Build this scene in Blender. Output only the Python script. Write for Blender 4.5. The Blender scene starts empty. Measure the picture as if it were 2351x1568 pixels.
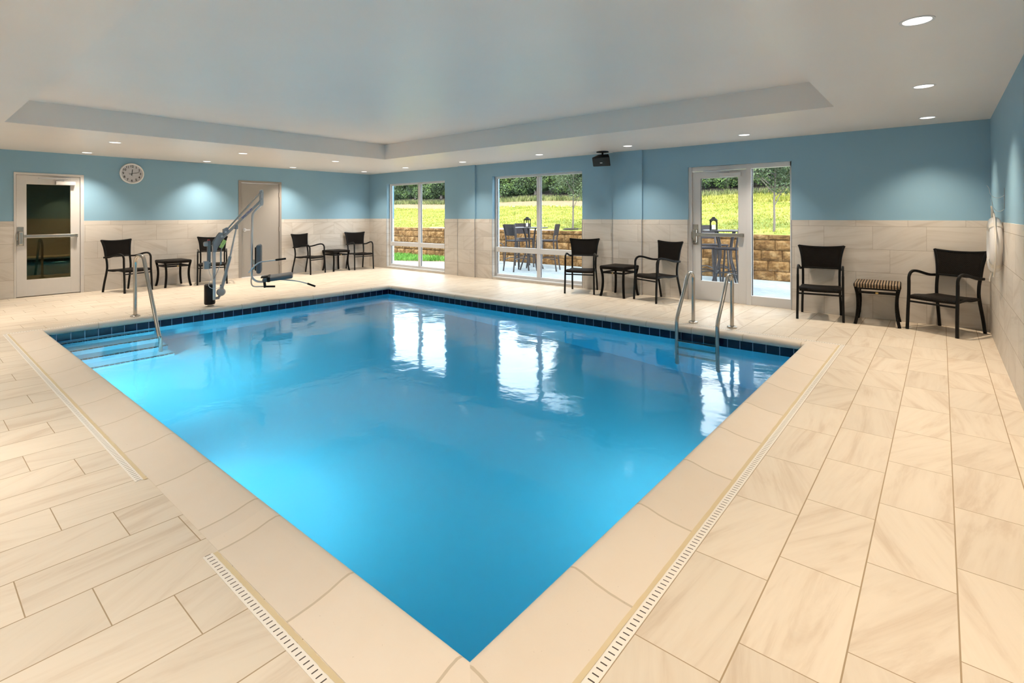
import bpy, bmesh, math, random
from mathutils import Vector, Matrix
import numpy as np

random.seed(7)
S = bpy.context.scene
COL = S.collection
PI = math.pi

# ------------------------------------------------------------------ camera
CAMP = Vector((12.4694, -8.6153, 1.4295))
YAW, ROLL, FPX, HORV = 0.69569, -0.002654, 1179.854, 494.612
fwd = Vector((-math.sin(YAW), math.cos(YAW), 0))
r0 = Vector((math.cos(YAW), math.sin(YAW), 0)); u0 = Vector((0, 0, 1))
rgt = r0*math.cos(ROLL) + u0*math.sin(ROLL)
upv = u0*math.cos(ROLL) - r0*math.sin(ROLL)
cd = bpy.data.cameras.new('camera'); cam = bpy.data.objects.new('camera', cd)
COL.objects.link(cam)
M = Matrix((rgt, upv, -fwd)).transposed().to_4x4(); M.translation = CAMP
cam.matrix_world = M
cd.sensor_fit = 'HORIZONTAL'; cd.sensor_width = 36
cd.lens = FPX/2351*36
cd.shift_y = -(784-HORV)/2351
cd.clip_start = 0.05; cd.clip_end = 300
S.camera = cam

# ------------------------------------------------------------------ world, sun, exposure
S.view_settings.view_transform = 'Standard'
S.view_settings.look = 'None'
S.view_settings.gamma = 1
S.view_settings.use_curve_mapping = False
S.view_settings.exposure = 0.0
SKY = 4.2
DOWN_W = 220.0
POOL_W = 39.0
SUN_W = 3.2
w = bpy.data.worlds.new('overcast_sky'); S.world = w; w.use_nodes = True
nt = w.node_tree; bg = nt.nodes['Background']
tc = nt.nodes.new('ShaderNodeTexCoord'); nz = nt.nodes.new('ShaderNodeTexNoise')
nz.inputs['Scale'].default_value = 3.0; nz.inputs['Detail'].default_value = 4
cr = nt.nodes.new('ShaderNodeValToRGB')
cr.color_ramp.elements[0].position = 0.35; cr.color_ramp.elements[0].color = (0.62, 0.80, 1.0, 1)
cr.color_ramp.elements[1].position = 0.62; cr.color_ramp.elements[1].color = (1.0, 1.0, 1.0, 1)
nt.links.new(tc.outputs['Generated'], nz.inputs['Vector']); nt.links.new(nz.outputs['Fac'], cr.inputs['Fac'])
nt.links.new(cr.outputs['Color'], bg.inputs['Color']); 
sx = nt.nodes.new('ShaderNodeSeparateXYZ'); nt.links.new(tc.outputs['Generated'], sx.inputs[0])
mr = nt.nodes.new('ShaderNodeMapRange'); mr.interpolation_type = 'SMOOTHSTEP'
mr.inputs['From Min'].default_value = 0.0; mr.inputs['From Max'].default_value = 0.75
mr.inputs['To Min'].default_value = SKY*2.1; mr.inputs['To Max'].default_value = SKY*0.75
nt.links.new(sx.outputs[2], mr.inputs['Value']); nt.links.new(mr.outputs[0], bg.inputs['Strength'])
sd = bpy.data.lights.new('sun', 'SUN'); so = bpy.data.objects.new('sun', sd); COL.objects.link(so)
sd.energy = SUN_W; sd.angle = math.radians(8); sd.color = (1.0, 0.93, 0.80)
so.rotation_euler = Vector((-0.25, 0.62, -0.85)).to_track_quat('-Z', 'Y').to_euler()
so.location = (6, -12, 14)

# ------------------------------------------------------------------ materials
def lin(r, g, b):
    f = lambda c: c/12.92 if c <= 0.04045 else ((c+0.055)/1.055)**2.4
    return (f(r/255), f(g/255), f(b/255), 1)

class NT:
    def __init__(s, name):
        s.m = bpy.data.materials.new(name); s.m.use_nodes = True
        s.t = s.m.node_tree; s.t.nodes.clear()
        s.out = s.n('ShaderNodeOutputMaterial')
    def n(s, k, **kw):
        x = s.t.nodes.new(k)
        for a, b in kw.items(): setattr(x, a, b)
        return x
    def l(s, a, b): s.t.links.new(a, b)
    def v(s, sock, val):
        if hasattr(val, 'is_output') or isinstance(val, bpy.types.NodeSocket): s.l(val, sock)
        else: sock.default_value = val
    def math(s, op, a, b=None, c=None):
        x = s.n('ShaderNodeMath', operation=op); s.v(x.inputs[0], a)
        if b is not None: s.v(x.inputs[1], b)
        if c is not None: s.v(x.inputs[2], c)
        return x.outputs[0]
    def mix(s, f, a, b):
        x = s.n('ShaderNodeMix', data_type='RGBA'); s.v(x.inputs[0], f); s.v(x.inputs[6], a); s.v(x.inputs[7], b)
        return x.outputs[2]
    def comb(s, x_, y_, z_):
        x = s.n('ShaderNodeCombineXYZ'); s.v(x.inputs[0], x_); s.v(x.inputs[1], y_); s.v(x.inputs[2], z_); return x.outputs[0]
    def noise(s, vec, scale, detail=3, rough=0.5, dist=0):
        x = s.n('ShaderNodeTexNoise'); s.l(vec, x.inputs['Vector']); x.inputs['Scale'].default_value = scale
        x.inputs['Detail'].default_value = detail; x.inputs['Roughness'].default_value = rough; x.inputs['Distortion'].default_value = dist
        return x.outputs['Fac']
    def ramp(s, f, stops):
        x = s.n('ShaderNodeValToRGB'); s.l(f, x.inputs['Fac']); e = x.color_ramp.elements
        while len(e) < len(stops): e.new(0.5)
        for i, (p, c) in enumerate(stops): e[i].position = p; e[i].color = c
        return x.outputs['Color']
    def sep(s, vec):
        x = s.n('ShaderNodeSeparateXYZ'); s.l(vec, x.inputs[0]); return x.outputs
    def obj(s): return s.n('ShaderNodeTexCoord').outputs['Object']
    def wpos(s): return s.n('ShaderNodeNewGeometry').outputs['Position']
    def bump(s, h, strength=0.3, dist=0.01):
        x = s.n('ShaderNodeBump'); x.inputs['Strength'].default_value = strength; x.inputs['Distance'].default_value = dist
        s.l(h, x.inputs['Height']); return x.outputs['Normal']
    def bsdf(s, color, rough=0.5, metal=0.0, spec=0.5, normal=None, coat=0.0, emit=None, estr=0):
        b = s.n('ShaderNodeBsdfPrincipled')
        s.v(b.inputs['Base Color'], color); s.v(b.inputs['Roughness'], rough); s.v(b.inputs['Metallic'], metal)
        b.inputs['Specular IOR Level'].default_value = spec; b.inputs['Coat Weight'].default_value = coat
        if normal is not None: s.l(normal, b.inputs['Normal'])
        if emit is not None: b.inputs['Emission Color'].default_value = emit; b.inputs['Emission Strength'].default_value = estr
        s.l(b.outputs[0], s.out.inputs['Surface']); return s.m

def plain(name, color, rough=0.5, metal=0.0, spec=0.5, var=0.06, scale=12, bump=0.0, bscale=200, coat=0.0):
    t = NT(name); p = t.obj()
    c2 = tuple(min(1, c*(1+var)) for c in color[:3]) + (1,); c1 = tuple(c*(1-var) for c in color[:3]) + (1,)
    f = t.noise(p, scale, 4)
    c = t.mix(f, c1, c2)
    nrm = t.bump(t.noise(p, bscale, 2), bump, 0.002) if bump else None
    return t.bsdf(c, rough, metal, spec, nrm, coat)

def tile_mat(name, ua, va, W, u0_, L, v0_, shift, base, vein, grout, gw=0.004, rough=0.42, alongv=True, top=None, spec=0.5, light=None):
    """rectangular tiles: columns of width W across axis ua, tiles of length L along axis va, each column shifted"""
    t = NT(name); P = t.wpos(); s = t.sep(P); U, V = s[ua], s[va]
    cu = t.math('DIVIDE', t.math('SUBTRACT', U, u0_), W)
    ci = t.math('FLOOR', cu)
    vv = t.math('DIVIDE', t.math('SUBTRACT', t.math('SUBTRACT', V, v0_), t.math('MULTIPLY', ci, shift)), L)
    vi = t.math('FLOOR', vv)
    fu = t.math('FRACT', cu); fv = t.math('FRACT', vv)
    def edge(f, size, k=1.0):
        d = t.math('MINIMUM', f, t.math('SUBTRACT', 1.0, f))
        return t.math('LESS_THAN', d, gw*0.5*k/size)
    g = t.math('MAXIMUM', edge(fu, W), edge(fv, L, 0.8))
    wn = t.n('ShaderNodeTexWhiteNoise', noise_dimensions='2D'); t.l(t.comb(ci, vi, 0.0), wn.inputs['Vector'])
    rnd = t.sep(wn.outputs['Color'])
    ang = t.math('MULTIPLY', t.math('SUBTRACT', rnd[0], 0.5), 1.1)
    a, b = (U, V)
    ca, sa = t.math('COSINE', ang), t.math('SINE', ang)
    ru = t.math('SUBTRACT', t.math('MULTIPLY', a, ca), t.math('MULTIPLY', b, sa))
    rv = t.math('ADD', t.math('MULTIPLY', a, sa), t.math('MULTIPLY', b, ca))
    off = t.math('MULTIPLY', rnd[1], 53.0)
    vec = t.comb(t.math('ADD', t.math('MULTIPLY', ru, 9.0), off), t.math('MULTIPLY', rv, 1.1), t.math('MULTIPLY', rnd[2], 31.0))
    n1 = t.noise(vec, 1.0, 6, 0.62, 0.6)
    vec2 = t.comb(t.math('ADD', t.math('MULTIPLY', ru, 45.0), off), t.math('MULTIPLY', rv, 4.0), rnd[2])
    n2 = t.noise(vec2, 1.0, 3, 0.5)
    f = t.ramp(n1, [(0.40, (0, 0, 0, 1)), (0.53, (0.25, 0.25, 0.25, 1)), (0.66, (1, 1, 1, 1))])
    f = t.math('ADD', t.math('MULTIPLY', f, 0.75), t.math('MULTIPLY', t.math('SUBTRACT', n2, 0.5), 0.5))
    c = t.mix(f, base, vein)
    tint = t.math('ADD', t.math('MULTIPLY', rnd[2], 0.10), 0.94)
    hs = t.n('ShaderNodeHueSaturation'); t.l(tint, hs.inputs['Value']); t.l(c, hs.inputs['Color'])
    c = t.mix(g, hs.outputs[0], grout)
    h = t.math('ADD', t.math('MULTIPLY', g, -1.0), t.math('MULTIPLY', n2, 0.08))
    return t.bsdf(c, t.math('ADD', t.math('MULTIPLY', g, 0.4), rough), 0, spec, t.bump(h, 0.35, 0.002))

BASE = (0.725, 0.645, 0.535, 1); VEIN = (0.565, 0.46, 0.35, 1); GROUT = (0.36, 0.27, 0.17, 1)
WB = (0.67, 0.628, 0.575, 1); WV = (0.53, 0.475, 0.415, 1); WG = (0.36, 0.31, 0.26, 1)
m_floor = tile_mat('floor_tile', 0, 1, 0.2838, 11.663, 0.5657, -6.437, 0.1887, BASE, VEIN, GROUT, 0.005, 0.40)
m_wtile_x = tile_mat('wall_tile_window_side', 2, 0, 0.3165, 0.0, 0.578, 11.168, -0.193, WB, WV, WG, 0.004, 0.45)
m_wtile_y = tile_mat('wall_tile_door_side', 2, 1, 0.3165, 0.0, 0.578, -5.18, -0.1887, WB, WV, WG, 0.004, 0.45)

def paint(name, c, rough=0.5):
    t = NT(name); P = t.wpos(); n = t.noise(P, 1.2, 3)
    cc = t.mix(n, tuple(x*0.97 for x in c[:3])+(1,), tuple(min(1, x*1.03) for x in c[:3])+(1,))
    return t.bsdf(cc, rough, 0, 0.4, t.bump(t.noise(P, 260, 2), 0.12, 0.001))
m_blue = paint('blue_wall_paint', (0.250, 0.435, 0.575, 1), 0.55)
m_ceil = paint('ceiling_paint', (0.86, 0.805, 0.765, 1), 0.33)
m_white_alu = plain('white_aluminium', (0.66, 0.66, 0.67, 1), 0.35, 0.0, 0.5, 0.02)
m_door_white = plain('white_painted_door', (0.66, 0.64, 0.62, 1), 0.4, 0, 0.5, 0.03)
m_taupe = plain('taupe_door_paint', (0.36, 0.335, 0.305, 1), 0.42, 0, 0.5, 0.02)
m_taupe2 = plain('taupe_frame_paint', (0.31, 0.285, 0.26, 1), 0.42, 0, 0.5, 0.02)
m_rubber = plain('dark_gasket', (0.03, 0.03, 0.035, 1), 0.6)
m_armmetal = plain('galvanised_arm_metal', (0.42, 0.425, 0.44, 1), 0.3, 0.75, 0.5, 0.05, 20)
m_greyd = plain('slate_grey_plastic', (0.17, 0.175, 0.185, 1), 0.42, 0, 0.4, 0.04)
m_steel = plain('brushed_stainless_steel', (0.50, 0.47, 0.43, 1), 0.27, 1.0, 0.5, 0.05, 30)
m_chrome = plain('satin_chrome', (0.62, 0.63, 0.66, 1), 0.3, 0.85, 0.5, 0.04, 20)
m_greymetal = plain('grey_powder_coat', (0.30, 0.31, 0.335, 1), 0.35, 0.4, 0.5, 0.03)
m_black = plain('black_powder_coat', (0.005, 0.0048, 0.0048, 1), 0.42, 0, 0.22, 0.1)
m_blackp = plain('black_plastic', (0.007, 0.0075, 0.009, 1), 0.45, 0, 0.25, 0.1)
m_greyp = plain('grey_plastic', (0.34, 0.345, 0.355, 1), 0.42, 0, 0.5, 0.04)
m_pad = plain('slate_grey_cushion', (0.125, 0.135, 0.155, 1), 0.55, 0, 0.5, 0.08)
m_red = plain('red_plastic', (0.5, 0.01, 0.01, 1), 0.3)
m_yellow = plain('yellow_tag_card', (0.62, 0.72, 0.22, 1), 0.6)
m_brass = plain('brass', (0.55, 0.38, 0.14, 1), 0.35, 0.9)
m_whitep = plain('white_vinyl', (0.74, 0.74, 0.75, 1), 0.35, 0, 0.5, 0.03)
m_rope = plain('white_rope', (0.72, 0.70, 0.66, 1), 0.8, 0, 0.3, 0.08, 80)
m_ink = plain('black_ink', (0.01, 0.01, 0.01, 1), 0.6)
m_blueink = plain('blue_ink', (0.015, 0.06, 0.35, 1), 0.5)
m_candle = plain('white_wax', (0.85, 0.82, 0.78, 1), 0.5)
m_clockface = plain('clock_face', (0.56, 0.57, 0.61, 1), 0.5, 0, 0.5, 0.02)
m_silver = plain('silver_rim', (0.82, 0.83, 0.85, 1), 0.3, 0.3, 0.5, 0.03)
m_barmetal = plain('bronze_grey_frame', (0.055, 0.047, 0.050, 1), 0.36, 0.3, 0.5, 0.08)
m_sling = plain('blue_grey_sling', (0.22, 0.30, 0.38, 1), 0.6, 0, 0.4, 0.06)
m_bark = plain('grey_bark', (0.19, 0.16, 0.145, 1), 0.9, 0, 0.2, 0.25, 25, 0.6, 60)
m_mulch = plain('dark_mulch', (0.05, 0.04, 0.035, 1), 0.9, 0, 0.2, 0.4, 30, 0.8, 40)
m_concrete = plain('pale_concrete', (0.52, 0.50, 0.46, 1), 0.8, 0, 0.3, 0.05, 3)
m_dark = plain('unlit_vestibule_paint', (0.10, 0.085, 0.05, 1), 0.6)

def weave(name, base, hi, su, sv, flat=0.7, rough=0.4):
    t = NT(name); P = t.obj(); s = t.sep(P)
    a = t.math('MULTIPLY', s[0], su); b = t.math('MULTIPLY', t.math('ADD', s[2], s[1]), sv)
    row = t.math('FLOOR', b); ph = t.math('MULTIPLY', t.math('MODULO', row, 2.0), PI)
    wv = t.math('SINE', t.math('ADD', t.math('MULTIPLY', a, 2*PI), ph))
    rw = t.math('ABSOLUTE', t.math('SINE', t.math('MULTIPLY', b, PI)))
    h = t.math('MULTIPLY', t.math('ADD', t.math('MULTIPLY', wv, 0.5), 0.5), rw)
    c = t.mix(t.math('POWER', h, 1.4), base, hi)
    return t.bsdf(c, rough+0.12, 0, 0.13, t.bump(h, 0.8, 0.004))
m_wicker = weave('dark_wicker', (0.002, 0.0015, 0.0012, 1), (0.008, 0.006, 0.005, 1), 55, 80)
m_wicker_brown = weave('brown_wicker', (0.002, 0.0015, 0.0012, 1), (0.022, 0.015, 0.011, 1), 50, 75)
t = NT('wicker_ribs_painted_gloss'); P = t.obj(); s_ = t.sep(P)  # ribbed wicker; the tan on its ribs is gloss painted in
rb = t.math('ABSOLUTE', t.math('SINE', t.math('MULTIPLY', s_[0], PI*33)))
cx_ = t.math('ADD', t.math('MULTIPLY', t.math('SINE', t.math('MULTIPLY', t.math('ADD', s_[1], s_[2]), 2*PI*45)), 0.12), 0.88)
hh = t.math('MULTIPLY', t.math('POWER', rb, 1.2), cx_)
m_wicker_gloss = t.bsdf(t.ramp(hh, [(0.30, (0.008, 0.005, 0.004, 1)), (0.62, (0.16, 0.11, 0.07, 1)), (0.95, (0.40, 0.30, 0.20, 1))]), 0.5, 0, 0.2, t.bump(hh, 0.8, 0.004))
m_barweave = weave('grey_resin_weave', (0.028, 0.023, 0.026, 1), (0.10, 0.086, 0.094, 1), 60, 60)

# water
t = NT('pool_water'); P = t.wpos()
fr = t.n('ShaderNodeFresnel'); fr.inputs['IOR'].default_value = 1.33
mp = t.n('ShaderNodeMapping'); mp.inputs['Scale'].default_value = (1, 1, 1); t.l(P, mp.inputs['Vector'])
h = t.math('ADD', t.noise(mp.outputs[0], 2.6, 3, 0.5, 0.3), t.math('MULTIPLY', t.noise(mp.outputs[0], 11, 2), 0.12))
nb = t.bump(h, 0.22, 0.02)
gl = t.n('ShaderNodeBsdfGlossy'); gl.inputs['Roughness'].default_value = 0.07; t.l(nb, gl.inputs['Normal']); gl.inputs['Color'].default_value = (0.92, 0.97, 1, 1)
rf = t.n('ShaderNodeBsdfRefraction'); rf.inputs['IOR'].default_value = 1.33; rf.inputs['Roughness'].default_value = 0.0; t.l(nb, rf.inputs['Normal'])
rf.inputs['Color'].default_value = (0.82, 0.95, 1.0, 1)
t.l(nb, fr.inputs['Normal'])
mx = t.n('ShaderNodeMixShader'); t.l(fr.outputs[0], mx.inputs[0]); t.l(rf.outputs[0], mx.inputs[1]); t.l(gl.outputs[0], mx.inputs[2])
t.l(mx.outputs[0], t.out.inputs['Surface'])
vs_ = t.n('ShaderNodeVolumeScatter'); vs_.inputs['Color'].default_value = (0.55, 0.86, 1.0, 1); vs_.inputs['Density'].default_value = 0.06; vs_.inputs['Anisotropy'].default_value = 0.0
va_ = t.n('ShaderNodeVolumeAbsorption'); va_.inputs['Color'].default_value = (0.0, 0.868, 0.965, 1); va_.inputs['Density'].default_value = 0.66
ad_ = t.n('ShaderNodeAddShader'); t.l(vs_.outputs[0], ad_.inputs[0]); t.l(va_.outputs[0], ad_.inputs[1])
t.l(ad_.outputs[0], t.out.inputs['Volume']); m_water = t.m

def pane_mat(name, tint, ior=1.45, gcol=(1, 1, 1, 1)):
    t = NT(name); g = t.n('ShaderNodeNewGeometry'); dt = t.n('ShaderNodeVectorMath', operation='DOT_PRODUCT')
    t.l(g.outputs['Incoming'], dt.inputs[0]); t.l(g.outputs['Normal'], dt.inputs[1])
    f0 = ((ior-1)/(ior+1))**2
    fr = t.math('ADD', f0, t.math('MULTIPLY', 1-f0, t.math('POWER', t.math('SUBTRACT', 1.0, t.math('ABSOLUTE', dt.outputs['Value'])), 5.0)))
    tr = t.n('ShaderNodeBsdfTransparent'); tr.inputs['Color'].default_value = tint
    gl = t.n('ShaderNodeBsdfGlossy'); gl.inputs['Roughness'].default_value = 0.0; gl.inputs['Color'].default_value = gcol
    mx = t.n('ShaderNodeMixShader'); t.l(fr, mx.inputs[0]); t.l(tr.outputs[0], mx.inputs[1]); t.l(gl.outputs[0], mx.inputs[2])
    t.l(mx.outputs[0], t.out.inputs['Surface']); return t.m
m_glass = pane_mat('clear_glass', (0.97, 0.99, 0.98, 1), 1.25)
m_glass_dark = pane_mat('door_glass', (0.80, 0.78, 0.60, 1), 1.7, (1.0, 0.88, 0.60, 1))

# pool plaster and navy band
t = NT('pool_plaster'); P = t.wpos(); n = t.noise(P, 1.4, 5, 0.6); n2 = t.noise(P, 14, 3)
f = t.math('ADD', t.math('MULTIPLY', n, 0.7), t.math('MULTIPLY', n2, 0.3))
m_plaster = t.bsdf(t.mix(f, (0.58, 0.69, 0.80, 1), (0.70, 0.78, 0.87, 1)), 0.7, 0, 0.3)
t = NT('white_step_plaster'); P = t.wpos(); n = t.noise(P, 3, 4)
m_stepw = t.bsdf(t.mix(n, (0.50, 0.62, 0.72, 1), (0.62, 0.73, 0.82, 1)), 0.7, 0, 0.3)
def band_mat(name, axis, size, off, col, col2):
    t = NT(name); P = t.wpos(); s = t.sep(P)
    f = t.math('FRACT', t.math('DIVIDE', t.math('SUBTRACT', s[axis], off), size))
    d = t.math('MINIMUM', f, t.math('SUBTRACT', 1.0, f)); g = t.math('LESS_THAN', d, 0.003/size)
    c = t.mix(t.noise(P, 18, 3, 0.6), col, col2)
    return t.bsdf(t.mix(g, c, (0.30, 0.36, 0.45, 1)), 0.15, 0, 0.5)
m_band_y = band_mat('navy_tile_left', 1, 0.1395, -5.803, (0.0015, 0.002, 0.012, 1), (0.002, 0.004, 0.040, 1))
m_band_x = band_mat('navy_tile_window', 0, 0.1405, 9.54, (0.0015, 0.002, 0.012, 1), (0.002, 0.004, 0.040, 1))
m_nosing = band_mat('step_nosing_tile', 1, 0.0506, -7.0, (0.02, 0.012, 0.012, 1), (0.03, 0.02, 0.03, 1))

def coping_mat(name, axis, size, off, ang=0):
    t = NT(name); P = t.wpos(); s = t.sep(P)
    off = t.math('ADD', off, t.math('MULTIPLY', t.math('GREATER_THAN', s[axis], 9.99), ang))
    q = t.math('DIVIDE', t.math('SUBTRACT', s[axis], off), size); f = t.math('FRACT', q)
    wn = t.n('ShaderNodeTexWhiteNoise', noise_dimensions='1D'); t.l(t.math('FLOOR', q), wn.inputs['W'])
    d = t.math('MINIMUM', f, t.math('SUBTRACT', 1.0, f))
    g = t.math('LESS_THAN', t.math('ADD', d, t.math('MULTIPLY', t.math('SUBTRACT', t.noise(P, 25, 2), 0.5), 0.004)), 0.0055/size)
    c = t.mix(t.noise(P, 5, 5, 0.6), (0.735, 0.64, 0.53, 1), (0.785, 0.70, 0.60, 1))
    hs = t.n('ShaderNodeHueSaturation'); t.l(c, hs.inputs['Color']); t.l(t.math('ADD', t.math('MULTIPLY', wn.outputs['Value'], 0.08), 0.95), hs.inputs['Value'])
    c = t.mix(g, hs.outputs[0], (0.56, 0.475, 0.36, 1))
    sp = t.math('GREATER_THAN', t.noise(P, 90, 2, 0.5), 0.76)
    c = t.mix(t.math('MULTIPLY', sp, 0.35), c, (0.35, 0.26, 0.18, 1))
    return t.bsdf(c, 0.5, 0, 0.4, t.bump(t.noise(P, 160, 3), 0.15, 0.001))
m_cop_near = coping_mat('coping_stone_near', 0, 0.600, 9.275, 0.225)
m_cop_right = coping_mat('coping_stone_right', 1, 0.582, -6.90)
m_cop_left = coping_mat('coping_stone_left', 1, 0.60, -5.72)
m_cop_far = coping_mat('coping_stone_window', 0, 0.60, 10.097)

def drain_mat(name, axis, cross, c0, wid):
    t = NT(name); P = t.wpos(); s = t.sep(P)
    f = t.math('FRACT', t.math('DIVIDE', s[axis], 0.0254))
    a = t.math('LESS_THAN', t.math('ABSOLUTE', t.math('SUBTRACT', f, 0.5)), 0.095)
    b = t.math('LESS_THAN', t.math('ABSOLUTE', t.math('SUBTRACT', s[cross], c0)), wid*0.29)
    c = t.mix(t.math('MULTIPLY', a, b), (0.82, 0.78, 0.72, 1), (0.075, 0.06, 0.05, 1))
    return t.bsdf(c, 0.45, 0, 0.4)
t = NT('yellowed_sealant'); P = t.wpos()
m_seal = t.bsdf(t.mix(t.noise(P, 9, 4), (0.62, 0.50, 0.29, 1), (0.70, 0.59, 0.40, 1)), 0.5)

# outdoor
t = NT('split_face_block'); P = t.wpos(); s = t.sep(P)
n = t.noise(P, 7, 6, 0.65); oi = t.n('ShaderNodeNewGeometry').outputs['Random Per Island']
c = t.ramp(n, [(0.30, (0.085, 0.038, 0.013, 1)), (0.5, (0.22, 0.115, 0.042, 1)), (0.72, (0.42, 0.27, 0.13, 1))])
hs = t.n('ShaderNodeHueSaturation'); t.l(c, hs.inputs['Color']); t.l(t.math('ADD', t.math('MULTIPLY', oi, 0.35), 0.75), hs.inputs['Value'])
m_block = t.bsdf(hs.outputs[0], 0.9, 0, 0.2, t.bump(t.noise(P, 28, 5, 0.7), 0.9, 0.02))
t = NT('lawn_grass'); P = t.wpos()
n = t.noise(P, 0.9, 4, 0.6); n2 = t.noise(P, 9, 4, 0.7)
f = t.math('ADD', t.math('MULTIPLY', n, 0.5), t.math('MULTIPLY', n2, 0.5))
c = t.ramp(f, [(0.36, (0.10, 0.17, 0.025, 1)), (0.48, (0.30, 0.34, 0.06, 1)), (0.62, (0.48, 0.47, 0.13, 1))])
m_lawn = t.bsdf(c, 0.85, 0, 0.2, t.bump(n2, 0.8, 0.05))
t = NT('bare_soil'); P = t.wpos(); n = t.noise(P, 3, 5, 0.7)
m_soil = t.bsdf(t.mix(n, (0.22, 0.15, 0.08, 1), (0.48, 0.36, 0.23, 1)), 0.95, 0, 0.1, t.bump(n, 0.9, 0.1))
t = NT('patio_paver'); P = t.wpos(); br = t.n('ShaderNodeTexBrick'); t.l(P, br.inputs['Vector'])
br.inputs['Scale'].default_value = 4.2; br.inputs['Mortar Size'].default_value = 0.012
br.inputs['Color1'].default_value = (0.38, 0.44, 0.47, 1); br.inputs['Color2'].default_value = (0.50, 0.55, 0.57, 1); br.inputs['Mortar'].default_value = (0.30, 0.35, 0.38, 1)
m_patio = t.bsdf(br.outputs['Color'], 0.7, 0, 0.3, t.bump(t.noise(P, 20, 3), 0.3, 0.01))
def leaf_mat(name, dark, mid, lite):
    t = NT(name); g = t.n('ShaderNodeNewGeometry'); n = t.noise(g.outputs['Position'], 1.1, 3, 0.6)
    f = t.math('ADD', t.math('MULTIPLY', n, 0.8), t.math('MULTIPLY', g.outputs['Random Per Island'], 0.3))
    c = t.ramp(f, [(0.42, dark), (0.60, mid), (0.80, lite)])
    return t.bsdf(c, 0.6, 0, 0.3)
m_leaf_h = leaf_mat('hedge_leaf', (0.022, 0.036, 0.018, 1), (0.065, 0.105, 0.045, 1), (0.20, 0.31, 0.08, 1))
m_leaf_t = leaf_mat('tree_leaf', (0.045, 0.07, 0.035, 1), (0.11, 0.15, 0.075, 1), (0.22, 0.28, 0.14, 1))
m_blade = leaf_mat('grass_blade', (0.17, 0.20, 0.022, 1), (0.38, 0.36, 0.065, 1), (0.55, 0.50, 0.15, 1))
m_blade2 = leaf_mat('fresh_grass_blade', (0.06, 0.20, 0.02, 1), (0.16, 0.40, 0.06, 1), (0.34, 0.60, 0.14, 1))

m_weed = leaf_mat('weed_blade', (0.05, 0.07, 0.02, 1), (0.17, 0.19, 0.06, 1), (0.36, 0.36, 0.15, 1))
def emis(name, c, s):
    t = NT(name); e = t.n('ShaderNodeEmission'); e.inputs[0].default_value = c; e.inputs[1].default_value = s
    t.l(e.outputs[0], t.out.inputs['Surface']); return t.m
m_lamp = emis('lit_lamp_lens', (1, 0.96, 0.9, 1), 3)
m_poollamp = emis('lit_pool_lens', (0.8, 0.93, 1, 1), 3)

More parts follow.
